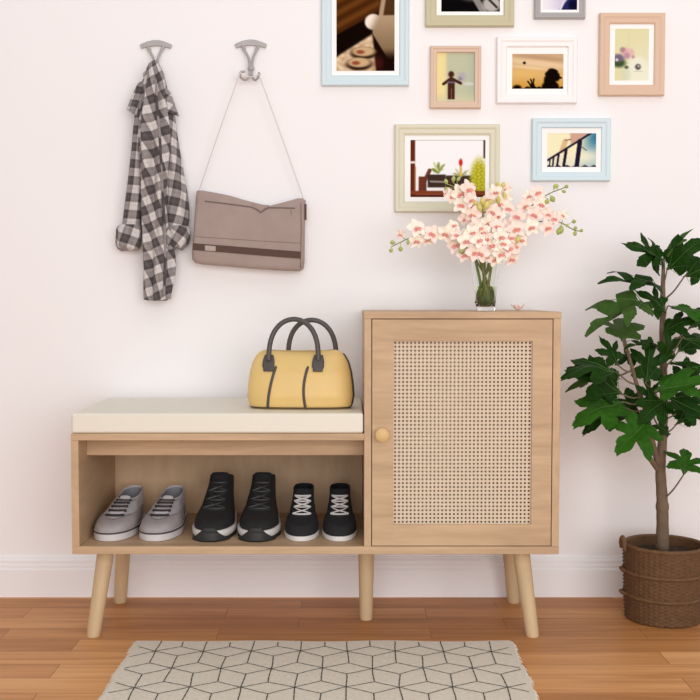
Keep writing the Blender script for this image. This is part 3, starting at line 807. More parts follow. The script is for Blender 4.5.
def picF(x, y):
    c = mixc((228, 222, 176), (232, 228, 196), S_(615, 648, x) * S_(28, 70, y)); c = mixc(c, (208, 204, 158), rect(x, y, 629, 630, 28, 50, 1) * .4)
    c = mixc(c, (238, 238, 216), ell(x, y, 639, 72, 12, 16, .2)); c = mixc(c, (212, 218, 190), ell(x, y, 627, 74, 4.5, 9, .6) * .7)
    c = mixc(c, (62, 84, 54), ell(x, y, 620, 62, 6.5, 4.5, .5)); c = mixc(c, (118, 106, 128), ell(x, y, 619.5, 57, 6, 3.8, .5))
    for cx, cy, r, k in ((626, 51, 4, (224, 172, 176)), (631.5, 51.5, 3.6, (228, 186, 184)), (623.5, 49, 2.6, (176, 140, 140)), (628, 55, 3, (190, 146, 164)), (618, 59, 1.4, (224, 214, 214)), (634, 56, 1.8, (200, 160, 170))):
        c = mixc(c, k, ell(x, y, cx, cy, r, r, .5))
    c = mixc(c, (96, 104, 76), ell(x, y, 627.6, 66.4, 2, 1.6, .5)); c = mixc(c, (92, 84, 84), ell(x, y, 639, 66, 2.8, 2.9, .4)); c = mixc(c, (200, 196, 176), ell(x, y, 639.5, 65.4, 1, 1, .5))
    c = mixc(c, (180, 178, 156), rect(x, y, 634.5, 644, 70.2, 70.8, .5) * .7); return c
def picG(x, y):
    c = (252, 250, 252); c = mixc(c, (238, 238, 246), S_(165, 178, y) * S_(440, 470, x) * .8)
    c = mixc(c, (104, 44, 26), rect(x, y, 409, 415.5, 138, 198, .7)); c = mixc(c, (178, 120, 84), rect(x, y, 415, 416.3, 166, 190, .5)); c = mixc(c, (240, 226, 214), rect(x, y, 409, 416.5, 160.8, 163, .5))
    c = mixc(c, (100, 70, 66), rect(x, y, 483.4, 487, 138, 158, .5)); c = mixc(c, (90, 76, 76), rect(x, y, 409, 487, 138.5, 140, .4) * .8)
    c = mixc(c, (112, 62, 48), seg(x, y, 421, 189, 430, 170, 2.0, 1)); c = mixc(c, (110, 56, 42), rect(x, y, 419, 427, 176, 191, .7))
    c = mixc(c, (66, 48, 42), rect(x, y, 428, 446, 174, 187, .8)); c = mixc(c, (150, 140, 136), seg(x, y, 431, 181, 444, 181.4, .9, 1)); c = mixc(c, (70, 52, 44), rect(x, y, 446, 472, 175, 190, 1))
    rr = random.Random(3)
    for a in range(16):
        t = -PI * rr.uniform(.08, .92); l = rr.uniform(5, 12); k = rr.choice(((176, 180, 108), (120, 138, 66), (206, 206, 150), (150, 160, 84)))
        c = mixc(c, k, seg(x, y, 438.5, 172, 438.5 + l * .75 * math.cos(t), 173 + l * math.sin(t), rr.uniform(.5, 1.1), 1.4) * .85)
        c = mixc(c, (168, 166, 92), seg(x, y, 461, 176, 461 + .9 * l * math.cos(t), 176 + .7 * l * math.sin(t), .6, 1.4) * .7)
    c = mixc(c, (226, 190, 110), seg(x, y, 461, 166, 461, 174, 1.2, 1)); c = mixc(c, (206, 44, 48), ell(x, y, 461, 162, 1.9, 3.6, .4))
    c = mixc(c, mixc((214, 204, 60), (158, 156, 40), .5 + .5 * ns(x * .8, y * .8)), ell(x, y, 479.5, 180, 9 + ns(x, y), 21, .35))
    c = mixc(c, (134, 66, 40), rect(x, y, 409, 487, 190.2, 194, .6)); c = mixc(c, (92, 36, 22), rect(x, y, 409, 487, 194, 198, .6))
    return c
def picH(x, y):
    c = mixc((248, 240, 200), (236, 232, 206), S_(150, 165, y)); c = mixc(c, mixc((44, 118, 156), (190, 208, 204), S_(136, 156, y)), S_(574, 594, x + (y - 150) * .3))
    c = mixc(c, (252, 246, 214), ell(x, y, 585, 156, 10, 5, .9) * .7); c = mixc(c, (206, 160, 140), S_(0, 3, (x - 569) - (y - 133) * .1) * S_(0, 2, -(y - 146 + (x - 570) * .62)) * (1 - S_(588, 593, x)) * .9)
    c = mixc(c, (214, 168, 120), seg(x, y, 563, 150, 566, 141, 2.6, 1.5) * .7); c = mixc(c, (120, 80, 60), seg(x, y, 566, 140, 571.5, 139, .5, .6))
    d = seg(x, y, 548, 160, 592, 132.5, 1.1 , .7)
    for x0, x1, w in ((580.5, 577.5, 2.3), (567, 564.5, 1.5), (559.5, 558, 1.1), (554.5, 553.6, .9), (551, 550.4, .7)):
        d = max(d, seg(x, y, x0, 160 - (x0 - 548) * .625 + 1, x1, 166, w, .7))
    d = max(d, S_(0, 1.4, y - 164.6 + .9 * math.sin(x * .7))); c = mixc(c, (36, 26, 52), d)
    c = mixc(c, (60, 70, 80), seg(x, y, 581, 145.5, 587, 149.8, .5, .5) * .8); return c

def framed(label, fm, outer, inner, pic, paint, depth=.017, groove=True):
    x0, x1, y0, y1 = outer
    c = at((x0 + x1) / 2, (y0 + y1) / 2, WALL)
    Yf = WALL - depth
    r = thing('picture_frame', Vector((c.x, WALL - .0005, at(0, y1, Yf).z)), label, 'picture frame', 'picture frames on the wall')
    def R(rc, Y, g=0):
        xx0, xx1, yy0, yy1 = rc
        a, b_ = at((xx0 + xx1) / 2, (yy0 + yy1) / 2, Yf), None
        l = at(xx0, (yy0 + yy1) / 2, Yf).x + g; rr = at(xx1, (yy0 + yy1) / 2, Yf).x - g
        t = at(350, yy0, Yf).z - g; bt = at(350, yy1, Yf).z + g
        return [Vector((l, Y, bt)), Vector((rr, Y, bt)), Vector((rr, Y, t)), Vector((l, Y, t))]
    w = at(inner[0], 50, Yf).x - at(x0, 50, Yf).x
    b = MB()
    rings = [R(outer, WALL - .0005), R(outer, Yf + .003), R(outer, Yf, .002)]
    if groove: rings += [R(outer, Yf + .0005, w * .34), R(outer, Yf + .0012, w * .40), R(outer, Yf + .0026, w * .52), R(outer, Yf + .003, w * .86)]
    rings += [R(inner, Yf + .005, -.0012), R(inner, Yf + .011), R(inner, WALL - .0005)]
    b.loft(rings, cap0=False, cap1=False)
    b.build('moulding', fm, r, smooth=False)
    if pic != inner:
        b = MB(); q = R(pic, Yf + .0085); q2 = R(inner, Yf + .0085, -.0004); q3 = R(pic, Yf + .0098)
        b.loft([q2, q, q3], cap0=False, cap1=False); b.build('mat_board', 'mat', r, smooth=False)
    NX, NY = int((pic[1] - pic[0]) * 1.6), int((pic[3] - pic[2]) * 1.6)
    q = R(pic, Yf + .0095, -.0006); b = MB(); cols = []
    for j in range(NY + 1):
        for i in range(NX + 1):
            u, v = i / NX, j / NY
            b.v.append(Vector((q[0].x + (q[1].x - q[0].x) * u, q[0].y, q[3].z + (q[0].z - q[3].z) * v))); b.uv.append((0, 0))
            k = paint(pic[0] + (pic[1] - pic[0]) * u, pic[2] + (pic[3] - pic[2]) * v)
            cols.append(sr(*[min(255, max(0, t)) for t in k]))
    for j in range(NY):
        for i in range(NX):
            a = j * (NX + 1) + i; b.f.append([a, a + NX + 1, a + NX + 2, a + 1]); b.m.append(0)
    o = b.build('photo_print', 'print', r, smooth=False)
    at_ = o.data.color_attributes.new('print', 'FLOAT_COLOR', 'POINT')
    for i, k in enumerate(cols): at_.data[i].color = (*k, 1)
    return r
framed('pale blue picture frame with a photo of feet on a wooden floor', 'frameblue', (321.6, 409.2, -33, 85.3), (331.8, 399.4, -22, 74.4), (336.4, 394.7, -17, 70.3), picA)
framed('khaki picture frame with a dark photo, cut off by the top of the photo', 'frametop', (425.8, 514.6, -49, 26), (437, 504, -38, 14.2), (441.6, 500.5, -34, 10.8), picB)
framed('small grey picture frame with a white and navy photo', 'framegrey', (535, 586, -44, 18), (541.5, 580, -38, 11.5), (543.4, 578, -36, 9), picC)
framed('small peach picture frame with a photo of a dark little figure holding flowers', 'framepeach', (430.4, 481.2, 45.5, 108), (437.4, 474.6, 52.2, 100.4), (437.4, 474.6, 52.2, 100.4), picD)
framed('white picture frame with a photo of a dark silhouette against a golden sky', 'framewhite', (497, 577.5, 36.5, 103), (507.4, 569.5, 46.8, 95), (512.6, 564, 53.2, 88.2), picE)
framed('peach picture frame at the right with a photo of pink flowers beside a pale pot', 'framepeach2', (599.8, 665.2, 12.4, 95.3), (610.6, 654.4, 23.6, 84), (615.6, 649.6, 28, 80), picF)
framed('sage cream picture frame behind the blossoms with a photo of potted plants', 'frameolive', (395, 499.7, 124, 211.8), (405, 489.5, 135, 201), (410.6, 485.7, 139.5, 196.8), picG)
framed('pale blue picture frame with a photo of a bridge', 'frameblue', (532.4, 610.8, 118, 180.8), (542.6, 602, 127.8, 171.5), (547.8, 596.8, 132.8, 166.6), picH)

# ------------------------------------------------------------------ vase
VY = .15
vc = at(485.5, 310, VY); vx = vc.x; vz = ZT1 + .0004
vh = at(485.5, 262, VY).z - vz
va = thing('vase', (vx, VY, vz), 'tapered clear glass vase with green stems standing on the tall cabinet', 'vase')
b = MB()
ro = [(.0225, 0), (.0235, .003), (.0265, vh * .25), (.0310, vh * .6), (.0372, vh * .96), (.0385, vh)]
ri = [(.0369, vh), (.0356, vh * .96), (.0290, vh * .6), (.0243, vh * .25), (.0208, .014), (.016, .0105), (.0002, .010)]
b.lathe([(.0002, 0)] + ro + ri, 64, (vx, VY, vz))
b.build('glass', 'glass', va, angle=60)
b = MB(); wh = vh * .50
b.lathe([(.0002, .0112), (.0155, .0116), (.0200, .0150), (.0235, vh * .25), (.0268, wh), (.0002, wh)], 48, (vx, VY, vz))
b.build('water', 'water', va, angle=60)

# ------------------------------------------------------------------ orchid sprays
def petal_mesh(name, mats, lipmat):
    b = MB()
    for k in range(5):
        a = PI / 2 + 2 * PI * k / 5; L, W = (1.0, .33) if k in (0, 2, 3) else (.95, .42)
        d = Vector((math.cos(a), math.sin(a), 0)); s = Vector((-math.sin(a), math.cos(a), 0)); R_ = []
        for i in range(6):
            t = i / 5; w = W * math.sin(PI * (.12 + .80 * t)) ** .7 * (1 if t < .95 else .5)
            R_.append([d * (L * t) + s * (w * (j - 2) / 2) + Vector((0, 0, .10 + .22 * t - .36 * t * t - .16 * ((j - 2) / 2) ** 2 * -1 * t)) for j in range(5)])
        b.loft(R_, closed=False, m=0)
    b.ball(Vector((0, .06, .22)), .13, 8, 1)
    o = b.build(name, mats, None, angle=180)
    b = MB(); R_ = []
    for i in range(6):
        t = i / 5; w = .14 + .26 * math.sin(PI * min(1, t * .95))
        R_.append([Vector((w * (j - 2) / 2, .02 - .42 * t, .12 + .34 * t - .38 * t * t + .16 * ((j - 2) / 2) ** 2)) for j in range(5)])
    b.loft(R_, closed=False)
    b.ball(Vector((0, -.12, .24)), .15, 8)
    l = b.build('lip', lipmat, o, angle=180)
    return o
proto = [petal_mesh('blossom', ['petal', 'column'], 'lip'), petal_mesh('blossom', ['petalpink', 'column'], 'lip')]
SPR = []
def spray(label, path, blossoms, buds, stemr=.0016, budmat='bud'):
    """path: measured points (px, py, Y) outwards from the vase; blossoms: (px, py, Y, size)"""
    base = Vector((vx, VY, vz + .014))
    r = thing('orchid_spray', base, label, 'flowers', 'orchid sprays in the vase')
    pts = smooth_path([at(*p) for p in path], 30)
    b = MB(); b.tube(pts, [stemr * 1.6 - stemr * .9 * i / 29 for i in range(30)], 8)
    st = b.build('stem', 'stem', r)
    rnd = random.Random(len(SPR) + 5); SPR.append(r)
    for px, py, Y, s in blossoms:
        p = at(px, py, Y)
        near = min(pts, key=lambda q: (q - p).length)
        bl = proto[rnd.randint(0, 1)].copy(); COL.objects.link(bl); bl.parent = r
        lp = proto[0].children[0].copy(); COL.objects.link(lp); lp.parent = bl
        out = (p - near)
        nrm = Vector((rnd.uniform(-.45, .45) + out.x * 8, -1, rnd.uniform(-.35, .5) + out.z * 8)).normalized()
        up = Vector((rnd.uniform(-.5, .5), 0, 1)); xa = up.cross(nrm).normalized(); ya = nrm.cross(xa)
        sc_ = s * .5 / 370 * 1.24
        bl.matrix_local = Matrix((( xa.x*sc_, ya.x*sc_, nrm.x*sc_, p.x - base.x), (xa.y*sc_, ya.y*sc_, nrm.y*sc_, p.y - base.y), (xa.z*sc_, ya.z*sc_, nrm.z*sc_, p.z - base.z), (0, 0, 0, 1)))
        mbp = MB(); mbp.tube(smooth_path([near, (near + p) / 2 + Vector((0, 0, -.002)), p], 6), .0009, 6); mbp.build('pedicel', 'stem', st)
    for px, py, Y, dx, dy, s in buds:
        p = at(px, py, Y); q = at(px + dx, py + dy, Y); mbp = MB()
        near = min(pts, key=lambda k: (k - p).length)
        d = (q - p); n = 7
        mbp.tube([p + d * (i / (n - 1)) for i in range(n)], [s / 370 * max(.12, math.sin(PI * (.08 + .84 * i / (n - 1)))) for i in range(n)], 10)
        mbp.tube([near, p], .0008, 6)
        mbp.build('bud', budmat, r)
    return r
V0 = (485, 304, VY); V1 = (485, 262, VY)
def P0(dx, dY): return [(483 + dx * .9, 303, VY - dY * .5), (485 - dx * .3, 285, VY), (485 + dx * .8, 263, VY + dY * .6)]
spray('orchid spray arching far to the left of the vase', P0(-9, -.01) + [(468, 244, .13), (440, 232, .12), (415, 236, .115), (391, 247, .11)],
      [(432, 234, .108, 15), (416, 228.5, .105, 16), (416, 240, .105, 13), (427, 239.5, .112, 10), (446, 233, .105, 15), (456, 245, .11, 15), (401, 234, .108, 8), (453, 226, .12, 11), (464, 236, .11, 13), (470, 250, .11, 13)],
      [(395, 242.5, .11, -5, 0, 2.2), (400.5, 246.5, .11, 0, 5, 2.2), (392.5, 249, .11, -3, 3, 2), (408, 240, .11, 0, 5, 1.6)])
spray('orchid spray rising up the left side of the bouquet', P0(-5, .01) + [(477, 235, .15), (468, 210, .15), (458, 188, .15)],
      [(460, 193, .13, 15), (467.5, 189.5, .125, 16), (462, 205, .125, 15), (470, 200, .12, 13), (452, 196, .14, 12), (473, 214, .12, 14), (465, 218, .13, 12), (448, 193, .15, 9)],
      [(447, 184, .15, -2, -5, 2), (453, 182, .15, 1, -6, 2), (457, 181, .15, 3, -4, 1.8), (449, 188, .15, -5, 1, 1.6)])
spray('upright orchid spray with yellow green buds in the middle of the bouquet', P0(0, .02) + [(484, 238, .15), (483, 215, .145), (482, 198, .14)],
      [(476, 226, .11, 15), (489, 222, .11, 14), (483, 232, .10, 15), (493, 212, .12, 14), (473, 207, .13, 12), (491, 234, .105, 14)],
      [(481, 212, .115, -3, -9, 3), (485, 210, .115, 3, -9, 3), (482.5, 205, .115, 0, -8, 2.6), (478, 206, .12, -5, -6, 2), (488, 205, .12, 4, -6, 2)], budmat='budyellow')
spray('orchid spray with pale unopened blossoms at the top right of the bouquet', P0(4, .015) + [(491, 240, .16), (496, 215, .16), (500, 192, .16)],
      [(495, 192, .15, 13), (505, 197, .15, 13), (500, 203, .145, 14), (506, 189, .155, 10), (497, 216, .13, 14), (508, 209, .14, 13), (489, 200, .14, 13)],
      [(498, 187, .15, -1, -5, 2.2), (502, 188, .148, 2, -6, 2.2), (499, 196, .135, -1, 8, 2), (504, 192, .14, 1, 8, 2), (494, 198, .14, -2, 7, 1.8)], budmat='budyellow')
spray('orchid spray reaching up to the right under the blue picture frame', P0(7, .01) + [(500, 240, .15), (521, 215, .14), (545, 196, .13), (566, 187, .12)],
      [(525, 205.5, .13, 13), (541, 204, .125, 14), (537, 193, .128, 13), (518, 217, .125, 15), (509, 228, .12, 15), (533, 212, .12, 13), (528, 196, .13, 10)],
      [(551, 196, .12, 3, 6, 2.6), (548, 199, .12, -2, 5, 2.2), (554, 189, .12, 2, -5, 1.8), (557, 188, .12, 0, -4, 1.5), (565, 188, .12, 3, -3, 1.8), (562, 191, .12, 4, 1, 1.6)])
spray('orchid spray reaching level to the right of the vase', P0(10, -.005) + [(503, 243, .13), (528, 225, .12), (555, 221, .11), (574, 230, .105), (581, 231, .105)],
      [(531, 227, .105, 14), (546.5, 227.5, .10, 14), (535, 214.5, .11, 14), (555, 219, .105, 12), (516, 229.5, .105, 16), (520, 240, .11, 13), (506, 236, .105, 15), (563, 215, .11, 9), (548, 214, .11, 11)],
      [(562, 226, .105, -2, 8, 2.6), (559, 228, .105, -1, 7, 2.2), (572, 222, .105, 4, -1, 2), (574, 227, .105, 3, 2, 1.8), (580, 230, .105, 3, 1, 1.8), (575, 231, .105, 0, 5, 1.8), (568, 224, .105, -2, 3, 1.4)])
spray('orchid spray hanging low at the front of the bouquet on the left', P0(-6, -.03) + [(478, 252, .11), (470, 250, .095), (461, 254, .09)],
      [(457, 236, .10, 13), (479, 229, .10, 13), (474, 252.5, .085, 15), (481, 253, .08, 15), (466, 241, .09, 15), (478, 241, .085, 14), (472, 233, .095, 14), (464, 255, .095, 12), (482, 245, .085, 13), (486, 256, .09, 12)],
      [(463, 250, .085, -4, 2, 2)])
spray('orchid spray hanging low at the front of the bouquet on the right', P0(6, -.03) + [(494, 251, .11), (502, 249, .095), (511, 254, .09)],
      [(511, 238, .10, 12), (487, 239, .09, 13), (497, 227, .10, 13), (500, 237, .09, 15), (492, 246, .085, 15), (508, 249, .09, 15), (500, 254, .085, 14), (511, 258, .095, 13), (503, 244, .085, 13), (494, 259, .09, 12), (515, 246, .10, 12)],
      [(517, 243, .09, 2, -7, 2.2)], budmat='budyellow')
for p in proto:
    for c in list(p.children): bpy.data.objects.remove(c)
    bpy.data.objects.remove(p)
# clutch of cut green leaves that fills the water
cl = thing('leaf_bundle', (vx, VY, vz + .014), 'bunch of green cut stalks and leaves standing in the vase water', 'leaves')
for k in range(9):
    a = 2 * PI * k / 9; b = MB(); r1 = .0150 if k else .003
    pts = smooth_path([(vx + .8 * r1 * math.cos(a), VY + .8 * r1 * math.sin(a), vz + .0145), (vx + r1 * math.cos(a), VY + r1 * math.sin(a), vz + .028),
                       (vx + .85 * r1 * math.cos(a + .3), VY + .85 * r1 * math.sin(a + .3), vz + .046), (vx + .5 * r1 * math.cos(a + .6), VY + .5 * r1 * math.sin(a + .6), vz + .064)], 12)
    b.tube(pts, [.0035 + .0035 * math.sin(PI * min(1, .15 + i / 12)) for i in range(12)], 8, flat=.6); b.build('leaf', 'stemdark', cl)
for dx, dY in ((-9, -.006), (7, -.008), (-2, -.01)):
    b = MB(); b.tube(smooth_path([at(484 + dx * .4, 298, VY), at(485 + dx * .5, 284, VY + dY), at(485 + dx, 262, VY + dY), at(485 + dx * 1.3, 250, VY + dY)], 14), .0034, 8); b.build('stalk', 'stemdark', cl)

# fallen blossom beside the vase
fl = thing('fallen_blossom', at(518, 309, .10), 'small peach blossom lying on the cabinet top right of the vase', 'flower')
fl.location.z = ZT1 + .001
b = MB()
for k in range(5):
    a = 2 * PI * k / 5 + .3; R_ = []
    for i in range(5):
        t = i / 4; w = .0042 * math.sin(PI * (.1 + .8 * t)) ** .7
        d = Vector((math.cos(a), math.sin(a), 0)); s = Vector((-math.sin(a), math.cos(a), 0))
        R_.append([d * (.017 * t) + s * w * 1.4 * (j - 1) + Vector((0, 0, .0015 + .012 * t * t + .003 * abs(j - 1))) for j in range(3)])
    b.loft(R_, closed=False)
b.build('petals', 'petalpink', None, org=(0, 0, 0), solid=.0006).parent = fl
b = MB(); b.ball(Vector((0, 0, .006)), .006, 10); b.build('lip', 'lip', None, org=(0, 0, 0)).parent = fl

# ------------------------------------------------------------------ rug
RX0, RX1, RY1, RY0 = -.507, .381, -.042, -1.42
rg = thing('rug', ((RX0 + RX1) / 2, (RY0 + RY1) / 2, 0), 'cream woven rug with a dark line cube pattern on the wooden floor', 'rug')
b = MB(); NX, NY = 90, 130; rnd = random.Random(4)
edge = lambda y: .0015 * math.sin(y * 31) + .001 * math.sin(y * 83 + 1)
def rz(x, y): return .0065 + .0007 * math.sin(x * 23 + y * 11) 
def rugpt(u, v):
    y = RY0 + (RY1 - RY0) * v; x0 = RX0 + edge(y); x1 = RX1 + edge(y + 5)
    x = x0 + (x1 - x0) * u; return Vector((x, y + .002 * math.sin(x * 19), rz(x, y)))
top = [[rugpt(i / NX, j / NY) for i in range(NX + 1)] for j in range(NY + 1)]
b.loft(top, closed=False)
brd = top[0] + [r[-1] for r in top[1:]] + top[-1][::-1][1:] + [r[0] for r in top[::-1][1:-1]]
b.loft([brd, [Vector((p.x, p.y, .0004)) for p in brd]], cap0=False, cap1=True)
a_, h_ = .1108, .1155; y_first = -.118; x_first = -.116
def line(p, q, wd=.0012):
    n = 8; d = Vector((q[0] - p[0], q[1] - p[1], 0)); 
    nrm = Vector((-d.y, d.x, 0)).normalized(); L_, R2 = [], []
    k1, k2 = rnd.uniform(-.0012, .0012), rnd.uniform(-.0006, .0006)
    rows = []
    for i in range(n + 1):
        t = i / n; c = Vector((p[0], p[1], 0)) + d * t + nrm * (k1 * math.sin(PI * t) + k2 * math.sin(2 * PI * t))
        if not (RX0 + .006 < c.x < RX1 - .006 and RY0 + .006 < c.y < RY1 - .002): 
            if len(rows) > 1: b.loft(rows, m=1, closed=False)
            rows = []; continue
        row = []
        for s in (-1, 1):
            e = c + nrm * wd * s * (1 + .25 * math.sin(t * 20 + k1 * 3000)); e.z = rz(e.x, e.y) + .0008; row.append(e)
        rows.append(row)
    if len(rows) > 1: b.loft(rows, m=1, closed=False)
def jit(i, r, k): q = random.Random(i * 131 + r * 17 + k); return (q.uniform(-.003, .003), q.uniform(-.003, .003))
def node(i, r): j = jit(i, r, 0); return (x_first + a_ * i + (a_ / 2 if r % 2 else 0) + j[0], y_first - h_ * r + j[1])
def mid(i, r, s): j = jit(i, r, s + 5); return (x_first + a_ * (i + .5) + (a_ / 2 if r % 2 else 0) + j[0], y_first - h_ * r + s * h_ * .30 + j[1])
for r in range(-1, 13):
    for i in range(-6, 7):
        L_, Rn = node(i, r), node(i + 1, r); T, C_ = mid(i, r, 1), mid(i, r, -1)
        for p, q in ((L_, T), (T, Rn), (L_, C_), (C_, Rn)): line(p, q)
        below = node(i + (1 if r % 2 else 0), r + 1); above = node(i + (1 if r % 2 else 0), r - 1)
        line(C_, below); line(T, above)
pile = b.build('woven_field', ['rug', 'rugline'], rg, smooth=False)
for side in (-1, 1):
    b = MB(); y = RY0
    while y < RY1 - .002:
        x = (RX0 + edge(y)) if side < 0 else (RX1 + edge(y + 5)); l = rnd.uniform(.003, .010); j = rnd.uniform(-.004, .004)
        b.tube([(x - side * .002, y, .005), (x + side * l * .5, y + j * .5, .004), (x + side * l, y + j, .0014)], [.0012, .001, .0006], 5)
        y += rnd.uniform(.003, .0065)
    f_ = b.build('fringe', 'rug', rg); f_['kind'] = 'stuff'

# ------------------------------------------------------------------ basket
BX, BYc = gx(663.5, 590, .168), .168
RT = .1015
bk_h = at(663, 553, BYc - RT).z
bk = thing('wicker_basket', (BX, BYc, 0), 'round brown wicker basket with rope bands holding the fig tree on the floor', 'basket')
def brad(z): t = z / bk_h; return RT * (.955 + .06 * t - .012 * (2 * t - 1) ** 2) 
b = MB(); NS = 46; per = 6; n = NS * per; rows = 40; R_ = []
for i in range(rows * 2 + 1):
    z = .002 + (bk_h - .004) * i / (rows * 2); ring = []; ro = i // 2
    for j in range(n):
        t = 2 * PI * j / n
        w = (.0016 * math.cos(NS / 2 * t + PI * ro) * (1 if i % 2 else .35)) + (.0009 if i % 2 else -.0009) + .0006 * math.cos(NS * t)
        ring.append(Vector((BX + (brad(z) + w) * math.cos(t), BYc + (brad(z) + w) * math.sin(t), z)))
    R_.append(ring)
inn = [[Vector((BX + (brad(z) - .007 + .0012 * math.cos(NS / 2 * 2 * PI * j / n + PI * k)) * math.cos(2 * PI * j / n), BYc + (brad(z) - .007 + .0012 * math.cos(NS / 2 * 2 * PI * j / n + PI * k)) * math.sin(2 * PI * j / n), z)) for j in range(n)]
       for k, z in enumerate([bk_h - .004 * q for q in range(1, 14)])]
b.loft(R_ + inn, cap0=True, cap1=True)
bw = b.build('woven_body', 'wicker', bk, angle=180)
def rope(z, rr, amp=0, name='rope_band', off=0):
    b = MB(); m = 240
    for ph in (0, PI):
        pts = []
        for i in range(m + 1):
            t = 2 * PI * i / m; tw = 60 * t + ph
            bul = amp * (math.exp(-((t - PI) / .10) ** 2) + math.exp(-((min(t, 2 * PI - t)) / .10) ** 2))
            r = brad(min(z, bk_h)) + off + bul + rr * .5 * math.cos(tw); pts.append((BX + r * math.cos(t), BYc + r * math.sin(t), z + rr * .5 * math.sin(tw)))
        b.tube(pts, rr * .72, 6, caps=False)
    return b.build(name, 'wickerrope', bk, angle=180)
rope(bk_h - .002, .0050, 0, 'rim', -.003)
rope(bk_h * .645, .0048, .005); rope(bk_h * .335, .0048, .005)
for sx in (-1, 1):
    b = MB(); r0 = brad(bk_h) + .002
    b.tube(smooth_path([(BX + sx * r0, BYc - .018, bk_h - .014), (BX + sx * (r0 + .003), BYc - .016, bk_h + .004), (BX + sx * (r0 + .002), BYc, bk_h + .017),
                        (BX + sx * (r0 + .003), BYc + .016, bk_h + .004), (BX + sx * r0, BYc + .018, bk_h - .014)], 20), .0055, 8)
    for zz in (bk_h * .645, bk_h * .335):
        b.tube(smooth_path([(BX + sx * (r0 - .003), BYc - .013, zz), (BX + sx * (r0 + .005), BYc - .006, zz + .004), (BX + sx * (r0 + .005), BYc + .006, zz + .004), (BX + sx * (r0 - .003), BYc + .013, zz)], 12), .005, 8)
    b.build('handle', 'wickerrope', bk)
b = MB(); rnd = random.Random(9); R_ = []
for i in range(15):
    rr = (brad(bk_h) - .0085) * (1 - i / 14) + .0005
    R_.append([Vector((BX + rr * math.cos(2*PI*j/48), BYc + rr * math.sin(2*PI*j/48), bk_h - .026 + rnd.uniform(-.004, .004))) for j in range(48)])
b.loft(R_, cap0=False, cap1=True); b.build('soil', 'soil', bk, angle=20)

# ------------------------------------------------------------------ fig tree
TY = BYc
ft = thing('fig_tree', (gx(663, 545, TY), TY, bk_h - .024), 'leafy green fig tree growing in the brown wicker basket', 'plant')
def wpath(pts, n): return smooth_path([at(*p) for p in pts], n)
b = MB()
tp = wpath([(662.5, 551, TY), (662.5, 520, TY), (662, 497, TY), (660.5, 468, TY), (662.5, 440, TY), (664, 400, TY), (663, 360, TY), (662.5, 320, TY), (663, 285, TY), (663.5, 258, TY)], 60)
rad = []
for i in range(60):
    t = i / 59; r = .0132 * (1 - t) ** .75 + .0032
    r += .0022 * math.exp(-((t - .175) / .018) ** 2) + .0004 * math.sin(i * 1.9); rad.append(r)
b.tube(tp, rad, 14); b.build('trunk', 'bark', ft, angle=180)
def branch(pts, r0, r1, name='branch', m='bark', n=24):
    b = MB(); p = wpath(pts, n); b.tube(p, [r0 + (r1 - r0) * i / (n - 1) for i in range(n)], 9); return b.build(name, m, ft, angle=180)
branch([(660, 470, TY), (653.5, 446, .158), (646, 412, .145), (637, 385, .128), (630, 360, .112), (624, 338, .10)], .0085, .0032)
branch([(660, 472, TY), (649, 457, .15), (638, 441, .125), (629, 430, .105)], .0080, .0034)

def leaf_mesh(seed, m):
    rnd = random.Random(seed); NT_ = 96; NR = 7; c = Vector((.40, 0, 0))
    key = [(0, .60), (16, .46), (32, .20), (44, .38), (56, .56), (70, .44), (90, .20), (106, .36), (124, .46), (144, .36), (163, .28), (180, .40)]
    if seed % 3 == 1: key = [(0, .60), (18, .48), (34, .28), (46, .42), (58, .52), (74, .44), (92, .27), (110, .38), (126, .42), (148, .34), (165, .30), (180, .40)]
    b = MB(); ring0 = []
    def R(deg, side):
        d = abs(deg)
        for (a, va), (bb, vb) in zip(key, key[1:]):
            if d <= bb:
                s = (d - a) / (bb - a); s = s * s * (3 - 2 * s); return va + (vb - va) * s
        return .4
    jl, jr = rnd.uniform(.9, 1.12), rnd.uniform(.9, 1.12)
    f1, f2 = rnd.uniform(0, 6), rnd.uniform(0, 6)
    def bend(x, y):
        return -.30 * (x - .2) ** 2 * (1 if x > .2 else .2) + .22 * abs(y) - .45 * y * y + .035 * math.sin(7 * x + f1) * math.sin(6 * y + f2) + .02 * math.sin(13 * y + f2)
    vs = [Vector((.40, 0, bend(.40, 0)))]; fs = []
    for k in range(1, NR + 1):
        for i in range(NT_):
            deg = -180 + 360 * i / NT_; a = math.radians(deg)
            r = R(deg, 0) * k / NR * (jl if deg > 0 else jr)
            if k == NR: r *= 1 + .035 * math.sin(i * 2.6) 
            x, y = .40 + r * math.cos(a), r * math.sin(a); vs.append(Vector((x, y, bend(x, y))))
    for i in range(NT_): fs.append((0, 1 + i, 1 + (i + 1) % NT_))
    for k in range(NR - 1):
        for i in range(NT_):
            j = (i + 1) % NT_; fs.append((1 + k*NT_ + i, 1 + (k+1)*NT_ + i, 1 + (k+1)*NT_ + j, 1 + k*NT_ + j))
    b._add(vs, fs, 0)
    for deg, L in ((0, .90), (36, .60), (-36, .60), (78, .32), (-78, .32)):
        a = math.radians(deg); pts = []
        for i in range(9):
            r = L * i / 8; x, y = .06 + r * math.cos(a), r * math.sin(a); pts.append((x, y, bend(x, y) + .003))
        b.tube(pts, [.010 - .0011 * i for i in range(9)] if deg == 0 else [.006 - .0006 * i for i in range(9)], 5, m=1)
    o = b.build('leaf', [m, 'vein'], None, angle=180)
    return o
LP = {}
for s in range(3):
    for m in ('leaf', 'leaflight', 'leafpale'): LP[(m, s)] = leaf_mesh(s * 5 + 1 + len(m), m)
nleaf = [0]
